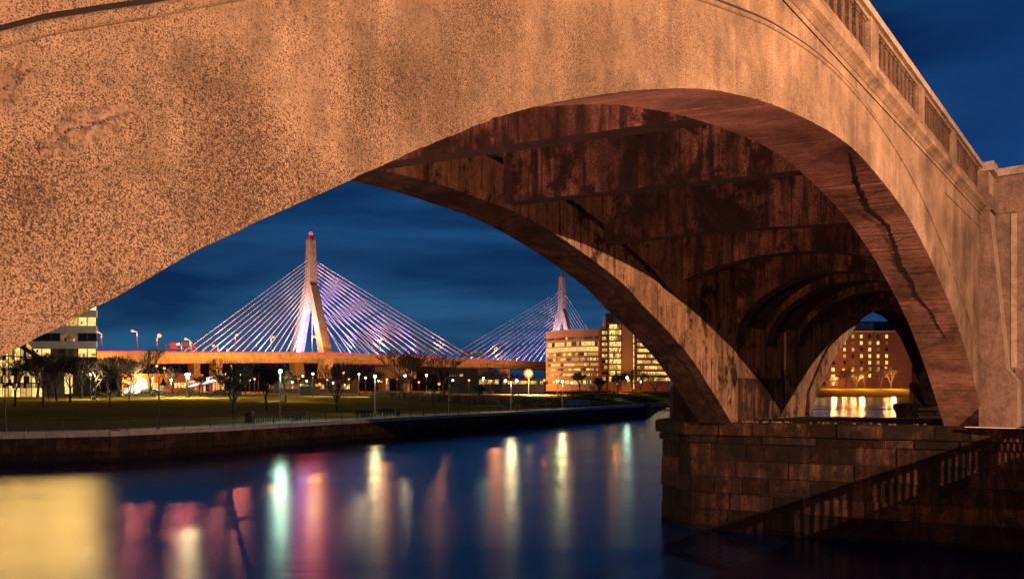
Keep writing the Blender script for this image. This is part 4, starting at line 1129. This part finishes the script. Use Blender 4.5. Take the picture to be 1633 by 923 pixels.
# ------------------------------------------------------------ buildings
def ribbon_window(par, P, a0, a1, z0, z1, npane, rnd, wts, dep=.25, hot=False):
    """one window band: panes of chosen light level set back behind slim mullions; P(a, out, z) maps along/out/up"""
    mb = MB(); ms = ['lit_a','lit_b','lit_c','darkw','lit_y']; cur = 3; run = 0
    for i in range(npane):
        a, b = a0+(a1-a0)*i/npane, a0+(a1-a0)*(i+1)/npane
        if run <= 0: cur = rnd.choices(range(5), wts)[0]; run = rnd.choice((1,1,2,3))
        run -= 1
        zz = z0
        mb.poly([P(a,.02,zz),P(b,.02,zz),P(b,.02,z1),P(a,.02,z1)], cur)
        if cur != 3:
            w_ = b-a; hh = z1-z0
            for _ in range(2):
                if rnd.random() < .6:
                    q0 = a+w_*rnd.uniform(.05,.6); q1 = min(b-.05, q0+w_*rnd.uniform(.15,.5)); h0 = z0+hh*rnd.choice((0,0,.2,.55)); h1 = min(z1, h0+hh*rnd.uniform(.2,.5))
                    mb.poly([P(q0,.03+.01*_,h0),P(q1,.03+.01*_,h0),P(q1,.03+.01*_,h1),P(q0,.03+.01*_,h1)], rnd.choice((1,2,2,3)))
    for i in range(npane+1):
        a = a0+(a1-a0)*i/npane; w = .07
        mb.hexa([P(a-w,.18,z0),P(a+w,.18,z0),P(a+w,0.0,z0),P(a-w,0.0,z0),P(a-w,.18,z1),P(a+w,.18,z1),P(a+w,0.0,z1),P(a-w,0.0,z1)], 5)
    mb.build('window_band', [M['lit_hot'] if hot else M['lit_a'],M['lit_b'],M['lit_c'],M['darkw'],M['lit_hot'] if hot else M['lit_y'],M['darkb']], par)
def line_map(x0, y0, x1, y1):
    l = math.hypot(x1-x0, y1-y0); ux, uy = (x1-x0)/l, (y1-y0)/l; nx, ny = uy, -ux
    return l, (lambda a, o, z: (x0+ux*a+nx*o, y0+uy*a+ny*o, z))
rnd = random.Random(77)
# banded office, left
yb = 190.0; xr = px(154.5, yb)[0]; xl = xr-110
bl = thing('office_building', 'grey banded office building with ribbon windows and glowing ground floor, at left', 'building', (xr-40,yb,4.3))
mb = MB(); 
l, P = line_map(xl, yb, xr, yb)
mb.hexa([P(0,-.3,4),P(l-.3,-.3,4),P(l-24,-40,4),P(-24,-40,4),P(0,-.3,62),P(l-.3,-.3,62),P(l-24,-40,62),P(-24,-40,62)]); mb.build('core', M['darkb'], bl)
FL = [(569,556),(544,531),(519.5,506),(494,481),(469,456),(444,431),(419,406),(394,381),(369,356),(344,331),(319,306)]
for k, (vb_, vt_) in enumerate(FL):
    z0, z1 = zv(vb_, yb), zv(vt_, yb)
    wts = [(1,3,1,.3,3),(.1,.3,1,6,.2),(1.5,3,1,1,2),(3,2,.5,.3,4)][k] if k < 4 else (3,1,.2,.1,6)
    ribbon_window(bl, P, 0, l-.1, z0, z1, 48, rnd, wts, hot=(k >= 3))
    zt = zv(FL[k+1][0], yb) if k+1 < len(FL) else z1+3
    mb = MB(); mb.hexa([P(0,.35,z1),P(l,.35,z1),P(l,-.3,z1),P(0,-.3,z1),P(0,.35,zt),P(l,.35,zt),P(l,-.3,zt),P(0,-.3,zt)])
    n = 44
    for i in range(n): mb.hexa([P(l*i/n-.02,.37,z1+.05),P(l*i/n+.02,.37,z1+.05),P(l*i/n+.02,.3,z1+.05),P(l*i/n-.02,.3,z1+.05)]+[P(l*i/n-.02,.37,zt-.05),P(l*i/n+.02,.37,zt-.05),P(l*i/n+.02,.3,zt-.05),P(l*i/n-.02,.3,zt-.05)])
    mb.build('spandrel_band', M['grey'], bl)
mb = MB(); mb.hexa([P(0,.3,10.4),P(l,.3,10.4),P(l,-.3,10.4),P(0,-.3,10.4),P(0,.3,14.1),P(l,.3,14.1),P(l,-.3,14.1),P(0,-.3,14.1)]); mb.build('canopy_band', M['darkb'], bl)
ribbon_window(bl, P, 0, l-6, 5.0, 10.2, 40, rnd, (2,2,1,1.2,3))
# glazed wing with sloping roof in front of it
yw = 178.0
gw = thing('glazed_hall', 'brightly lit glass hall with sloping black roof beam at the left edge', 'building', (px(20,yw)[0],yw,4.2))
xa_, xb_ = px(-60,yw)[0], px(70,yw)[0]; l2, P2_ = line_map(xa_, yw, xb_, yw)
xk = px(43, yw)[0]-xa_
mb = MB(); rg = random.Random(41); ncol = 28
for i in range(ncol):
    a, b = l2*i/ncol, l2*(i+1)/ncol
    tp = lambda q: zv(545,yw) if q < xk else zv(545+(q-xk)/(l2-xk)*30, yw)
    lv = [4.2, 6.4, 7.6, 9.3, 11.2, 13.0]
    for j in range(6):
        z0_ = lv[j]; z1a, z1b = (lv[j+1], lv[j+1]) if j < 5 else (tp(a), tp(b))
        if z0_ >= min(z1a, z1b): continue
        w_ = [(5,2,1,.3),(3,3,2,1),(1,2,3,2),(1,3,3,1),(2,3,2,1),(2,3,2,2)][j]
        mb.poly([P2_(a,0,z0_),P2_(b,0,z0_),P2_(b,0,min(z1b,tp(b))),P2_(a,0,min(z1a,tp(a)))], rg.choices((0,2,3,4), w_)[0])
for i in range(0, 15):
    a = l2*i/14; zt = zv(545,yw) if a < xk else zv(545+(a-xk)/(l2-xk)*30, yw)
    mb.tube(P2_(a,.15,4.2), P2_(a,.15,zt), .10, n=4, mi=1)
    if i < 13 and i % 2 == 0: mb.tube(P2_(a,.15,8.5), P2_(a+l2/7,.15,min(zt,13.5)), .08, n=4, mi=1)
for z in (7.6, 11.2, 14.4): mb.tube(P2_(0,.15,z), P2_(l2,.15,z-.8 if z > 11 else z), .14, n=4, mi=1)
mb.build('glass_wall', [M['lit_a'], M['darkb'], M['lit_b'], M['lit_c'], M['brickm']], gw)
mb = MB(); mb.tube(P2_(xk-4,.4,zv(540,yw)), P2_(l2+1,.4,zv(578,yw)), .5, n=6); mb.tube(P2_(0,.4,zv(545,yw)), P2_(xk,.4,zv(545,yw)), .35, n=6); mb.build('roof_beam', M['darkb'], gw)
mb = MB(); mb.hexa([P2_(0,-.3,4),P2_(l2-.5,-.3,4),P2_(l2-.5,-9,4),P2_(0,-9,4),P2_(0,-.3,12),P2_(l2-.5,-.3,12),P2_(l2-.5,-9,12),P2_(0,-9,12)]); mb.build('hall_body', M['darkb'], gw)
# canopy: white sloping fabric, its lit look put in as emission
yc = 214.0; xa_, xb_ = px(192,yc)[0], px(222,yc)[0]; z0 = gz(xa_,yc)
cn = thing('entrance_canopy', 'bright white sloping canopy with a self glowing sheet between the dark trees', 'canopy', ((xa_+xb_)/2,yc,z0))
mb = MB(); mb.hexa([(xa_,yc,z0+.2),(xb_,yc,z0+.2),(xb_,yc+6,z0+.2),(xa_,yc+6,z0+.2),(xa_+1,yc+2,z0+1.6),(xb_-.4,yc,z0+4.7),(xb_-.4,yc+5,z0+4.7),(xa_+1,yc+5,z0+1.6)]); mb.build('canopy_sheet', emit('canopy_glow', (1.0,.86,.66), 1.8, .4), cn)
point('canopy_light', ((xa_+xb_)/2, yc-4, z0+2.5), 5000, (1,.7,.45), .5, cn)
# dark mound/shelter right of the canopy
yc = 212.0
kn = thing('dark_kiosk', 'low dark rounded shelter right of the bright canopy', 'shelter', (px(244,yc)[0],yc,gz(px(244,yc)[0],yc)))
mb = MB(); xa_, xb_ = px(222,yc)[0], px(256,yc)[0]; z0 = gz(xa_,yc)
for i in range(10):
    a, b = i/10, (i+1)/10; f = lambda q: z0+.3+1.7*math.sin(math.pi*min(1,q*1.0))**.6 if 0<q<1 else z0+.3
    mb.hexa([(xa_+(xb_-xa_)*a,yc,z0),(xa_+(xb_-xa_)*b,yc,z0),(xa_+(xb_-xa_)*b,yc+5,z0),(xa_+(xb_-xa_)*a,yc+5,z0),(xa_+(xb_-xa_)*a,yc,f(a)),(xa_+(xb_-xa_)*b,yc,f(b)),(xa_+(xb_-xa_)*b,yc+5,f(b)),(xa_+(xb_-xa_)*a,yc+5,f(a))])
mb.build('shelter_shell', M['darkb'], kn)
# sloping footbridge lit white
yf = 262.0
fb = thing('footbridge_ramp', 'sloping footbridge with white lit railing behind the vase shaped tree', 'footbridge', (px(330,yf)[0],yf,4.4))
xa_, xb_ = px(300,yf)[0], px(360,yf)[0]; za, zb_ = zv(615,yf), zv(601,yf)
mb = MB(); mb.hexa([(xa_,yf,za-.5),(xb_,yf,zb_-.5),(xb_,yf+4,zb_-.5),(xa_,yf+4,za-.5),(xa_,yf,za),(xb_,yf,zb_),(xb_,yf+4,zb_),(xa_,yf+4,za)]); mb.build('ramp_deck', M['white'], fb)
mb = MB()
for i in range(15):
    q = i/14; mb.tube((xa_+(xb_-xa_)*q,yf-.1,za+(zb_-za)*q),(xa_+(xb_-xa_)*q,yf-.1,za+(zb_-za)*q+1.2),.05,n=4)
mb.tube((xa_,yf-.1,za+1.2),(xb_,yf-.1,zb_+1.2),.09,n=4); mb.build('ramp_railing', M['white'], fb)
for i in range(4):
    q = (i+.5)/4; mb = MB(); mb.tube((xa_+(xb_-xa_)*q,yf+2,4),(xa_+(xb_-xa_)*q,yf+2,za+(zb_-za)*q-.5),.4,n=8); mb.build('ramp_column', M['hwconc'], fb)
for i in range(3):
    q = (i+.5)/3; point('ramp_light', (xa_+(xb_-xa_)*q, yf-5, za+3), 2500, (1,.8,.9), .3, fb)
# low buildings under and behind the highway
def block(name, label, u0, u1, vt, y, depth, m, bands, roofm=None, seed=1, wts=(1,2,1,2,1)):
    xa_, xb_ = px(u0,y)[0], px(u1,y)[0]; zg = min(gz(xa_,y),gz(xb_,y))-.3; zt = zv(vt,y); r_ = random.Random(seed)
    t = thing(name, label, 'building', ((xa_+xb_)/2,y,zg)); mb = MB()
    mb.hexa([(xa_,y,zg),(xb_,y,zg),(xb_,y+depth,zg),(xa_,y+depth,zg),(xa_,y,zt),(xb_,y,zt),(xb_,y+depth,zt),(xa_,y+depth,zt)]); mb.build('walls', m, t)
    l, P = line_map(xa_, y, xb_, y)
    for va, vb_, np_ in bands: ribbon_window(t, P, .5, l-.5, zv(va,y), zv(vb_,y), np_, r_, wts)
    mb = MB(); mb.hexa([(xa_-.4,y-.4,zt+.003),(xb_+.4,y-.4,zt+.003),(xb_+.4,y+depth,zt+.003),(xa_-.4,y+depth,zt+.003),(xa_-.4,y-.4,zt+.6),(xb_+.4,y-.4,zt+.6),(xb_+.4,y+depth,zt+.6),(xa_-.4,y+depth,zt+.6)]); mb.build('roof', roofm or m, t)
    return t
block('low_building','long low dark building with lit windows under the tower',425,560,606,285,15,M['darkb'],[(620,612,26)],seed=2,wts=(1,2,2,3,.5))
block('low_building','small dark shed behind the park path below the tower',480,501,619,215,6,M['darkb'],[],seed=3)
block('low_building','low building with lit strip windows under the right end of the highway',762,800,600,300,15,M['darkb'],[(612,605,12)],seed=4,wts=(1,2,1,2,1))
block('low_building','reddish lit low building behind the leftmost park lamps',195,300,598,300,14,M['brickm'],[(618,610,20)],seed=5,wts=(1,2,2,2,.5))
block('low_building','dark building block behind the spreading tree',715,762,590,310,18,M['darkb'],[(600,596,8)],seed=6,wts=(.3,1,2,5,.2))
block('low_building','long lit parking deck behind the floodlight mast',800,868,605,330,20,M['tan'],[(612,607,24)],seed=7,wts=(1,3,1,1,1))
# curved tan office, right
yo = 480.0
of = thing('curved_office', 'curved tan office building with many rows of lit windows', 'building', (px(915,yo)[0],yo,4.4))
arc = []
for i in range(15):
    a = i/14; u = 871+(958-871)*a; y = yo + 26*(1-a)**2.4; arc.append((px(u,y)[0], y))
zr = zv(524, yo)
def wall_arc(par, name, m, arc, z0, z1, out=0.0, thick=.6):
    mb = MB()
    for (xa_,ya_),(xb_,yb_) in zip(arc, arc[1:]):
        l, P = line_map(xa_,ya_,xb_,yb_); mb.hexa([P(0,out,z0),P(l,out,z0),P(l,out-thick,z0),P(0,out-thick,z0),P(0,out,z1),P(l,out,z1),P(l,out-thick,z1),P(0,out-thick,z1)])
    return mb.build(name, m, par)
rows_v = [(536.5,539.8),(544,551),(552.5,559.5),(561.5,566.5),(570,574.5),(578.5,583),(586.8,590.5),(595,599),(606,612)]
prev = zr
# body behind the bands
mb = MB(); prism(mb, [(x,y+.35) for x,y in arc]+[(arc[-1][0],yo+40),(arc[0][0]+8,yo+60)], 4, zr-.6); mb.build('core', M['darkb'], of)
rr = random.Random(5)
for k, (v0, v1) in enumerate(rows_v):
    z1, z0 = zv(v0,yo), zv(v1,yo)
    ar = arc if k > 0 else arc[5:]
    wall_arc(of, 'wall_band', M['tan'], arc, z1, prev-.003, .3, .6)
    mb = MB(); cur = 3; run = 0
    wts = [(.2,.5,1,5,0),(3,1,.3,1.2,3),(5,.6,.2,.5,5),(1.5,2,1,1,.6),(.8,2,1.2,1.5,.5),(1.5,2,1,.6,.6),(.8,2,1.2,1,.4),(1.5,2.5,1,.4,1),(1,1,1,3,.5)][k]
    for (xa_,ya_),(xb_,yb_) in zip(arc, arc[1:]):
        l, P = line_map(xa_,ya_,xb_,yb_)
        for j in range(4):
            if run <= 0: cur = rr.choices(range(5), wts)[0]; run = rr.choice((1,2,3,5))
            run -= 1; a, b = l*j/4, l*(j+1)/4
            mb.poly([P(a,.02,z0),P(b,.02,z0),P(b,.02,z1),P(a,.02,z1)], cur)
            mb.hexa([P(a-.09,.2,z0),P(a+.09,.2,z0),P(a+.09,0,z0),P(a-.09,0,z0),P(a-.09,.2,z1),P(a+.09,.2,z1),P(a+.09,0,z1),P(a-.09,0,z1)], 5)
    mb.build('window_band', [M['lit_a'],M['lit_b'],M['lit_c'],M['darkw'],M['lit_y'],M['tan']], of)
    prev = z0
wall_arc(of, 'wall_band', M['tan'], arc, 4, prev-.003, .3, .6)
# brick tower with stair bay
yt = 470.0
tw_ = thing('brick_tower_block', 'brown brick block with a lit glazed stair bay beside the curved office', 'building', (px(985,yt)[0],yt,4.4))
def pbox(mb, u0, u1, v0, v1, y, d, mi=0):
    xa_, xb_ = px(u0,y)[0], px(u1,y)[0]; za, zb_ = zv(v1,y), zv(v0,y)
    mb.hexa([(xa_,y,za),(xb_,y,za),(xb_,y+d,za),(xa_,y+d,za),(xa_,y,zb_),(xb_,y,zb_),(xb_,y+d,zb_),(xa_,y+d,zb_)], mi)
mb = MB(); pbox(mb,957,970,523,625,yt,25); pbox(mb,970,992,514,625,yt-1.5,30); pbox(mb,992,1012,515,625,yt-1.2,30); pbox(mb,1012,1070,517,625,yt,28); mb.build('walls', M['brickm'], tw_)
mb = MB(); pbox(mb,992.2,1008,516.5,624,yt-2.0,1.0); mb.build('stair_wall', plain('warm_panel', (.40,.26,.12), .8), tw_)
mb = MB(); pbox(mb,963,967,504,523,yt+3,6); pbox(mb,978,1003,502,516,yt+4,10); mb.build('plant_room', M['grey'], tw_)
mb = MB(); pbox(mb,967,978,499,523,yt+1,8); mb.build('chimney', M['darkb'], tw_)
rr = random.Random(8)
for k in range(10):
    v0 = 517.5+k*9.2
    l, P = line_map(px(971.5,yt-1.5)[0], yt-1.5, px(990.5,yt-1.5)[0], yt-1.5)
    ribbon_window(tw_, P, 0, l, zv(v0+7,yt), zv(v0,yt), 6, rr, (2,2,.5,.1,3))
    l, P = line_map(px(960,yt)[0], yt, px(968.5,yt)[0], yt)
    if k > 0: ribbon_window(tw_, P, 0, l, zv(v0+6,yt), zv(v0+1,yt), 3, rr, (1,3,1,2,1))
    l, P = line_map(px(1016,yt)[0], yt, px(1069,yt)[0], yt)
    ribbon_window(tw_, P, 0, l, zv(v0+6.5,yt), zv(v0+1.5,yt), 22, rr, (2,2,1,.8,1))
    mb = MB(); pbox(mb,1016,1069,v0+6.6,v0+7.4,yt-.3,.29); mb.build('sill_band', M['tan'], tw_)
for k in range(10):
    l, P = line_map(px(1009.3,yt-1.3)[0], yt-1.3, px(1011.6,yt-1.3)[0], yt-1.3)
    ribbon_window(tw_, P, 0, l, zv(518+k*10.4+8.6,yt), zv(518+k*10.4,yt), 1, rr, (0,0,0,0,1))
# far bank brick building through the small arch
yy = 620.0
fbk = thing('brick_apartment', 'large red brick building with scattered lit windows behind the small far arch', 'building', (px(1380,yy)[0],yy,5.8))
mb = MB(); pbox(mb,1230,1345,549,622,yy-6,30); pbox(mb,1344,1560,529,622,yy,30); mb.build('walls', M['brickr'], fbk)
mb = MB(); pbox(mb,1343,1561,527.2,529.2,yy-1,32); pbox(mb,1229,1346,547.5,549.2,yy-7,30); mb.build('roof_edge', M['tan'], fbk)
mb = MB(); pbox(mb,1355,1520,512,527,yy+8,20); mb.build('penthouse', M['darkb'], fbk)
mb = MB(); 
for i in range(12): pbox(mb,1357+i*3.2,1358.4+i*3.2,515,526,yy+7,.9)
mb.build('louvres', M['grey'], fbk)
mb = MB(); mb.tube((*px(1381,yy+10),zv(508,yy)),(*px(1381,yy+10),zv(488,yy)),.35,.15,6); mb.build('antenna', M['steel'], fbk)
rr = random.Random(31); lits = [M['lit_a'],M['lit_b'],M['darkw'],M['lit_c']]
def win(u, v, w=2.4, h=5.5, y=yy, k=None):
    m = lits[k if k is not None else rr.choices((0,1,2,3),(4,3,2,1))[0]]
    mb = MB(); pbox(mb,u,u+w*1.6,v,v+h,y-.15,.14); wd = mb.build('window', m, fbk)
    mb = MB(); pbox(mb,u+w*.75,u+w*.85,v,v+h,y-.3,.14); mb.build('mullion', M['darkb'], wd)
for r_ in range(8):
    v = 533.5+r_*10.4
    for c in range(6): 
        if r_ < 7: win(1345+c*13.4+rr.uniform(-.2,.2), v)
for r_ in range(6):
    v = 553+r_*11
    for c in range(5): win(1268+c*14.5, v, 3.2, 6, yy-6)
# flood glow for the brick building
for u in (1330,1375,1425): 
    pt_ = px(u, 566); point('bank_light', (pt_[0],pt_[1],13), 30000, (1,.38,.10), 1.0, fbk)

# cars on the road behind the park
def car(u, y, label, m=None):
    x, _ = px(u, y); z = gz(x, y)+.06
    t = thing('car', label, 'car', (x,y,z), 'cars on the road behind the park')
    mb = MB(); mb.box((x,y,z+.62),(4.3,1.75,.62)); mb.hexa([(x-1.5,y-.8,z+.93),(x+1.3,y-.8,z+.93),(x+1.3,y+.8,z+.93),(x-1.5,y+.8,z+.93),(x-1.0,y-.68,z+1.42),(x+.7,y-.68,z+1.42),(x+.7,y+.68,z+1.42),(x-1.0,y+.68,z+1.42)]); mb.build('body', M['carp'], t)
    mb = MB(); mb.hexa([(x-1.3,y-.82,z+1.0),(x+1.1,y-.82,z+1.0),(x+1.1,y-.80,z+1.0),(x-1.3,y-.80,z+1.0),(x-.95,y-.72,z+1.36),(x+.65,y-.72,z+1.36),(x+.65,y-.70,z+1.36),(x-.95,y-.70,z+1.36)]); mb.build('window', M['darkw'], t)
    for dx in (-1.35,1.35):
        for dy in (-.8,.8):
            mb = MB(); mb.tube((x+dx,y+dy-.12,z+.33),(x+dx,y+dy+.12,z+.33),.33,n=12); mb.build('wheel', M['black'], t)
    for dy in (-.6,.6):
        mb = MB(); mb.box((x+2.16,y+dy,z+.72),(.06,.3,.16)); mb.build('taillight', M['b_red'], t)
    point('taillight_glow', (x+2.6,y-.9,z+.7), 250, (1,.05,.02), .15, t)
for u, lab in ((352,'dark car with red tail lights beyond the vase shaped tree'),(362,'dark car ahead of the red lit car behind the tree'),(690,'dark car with red tail lights behind the round dark low tree'),(776,'dark car near the greenish lamp under the highway')):
    car(u, 240, lab)
print('tris', sum(len(o.data.polygons) for o in bpy.data.objects if o.type == 'MESH'))
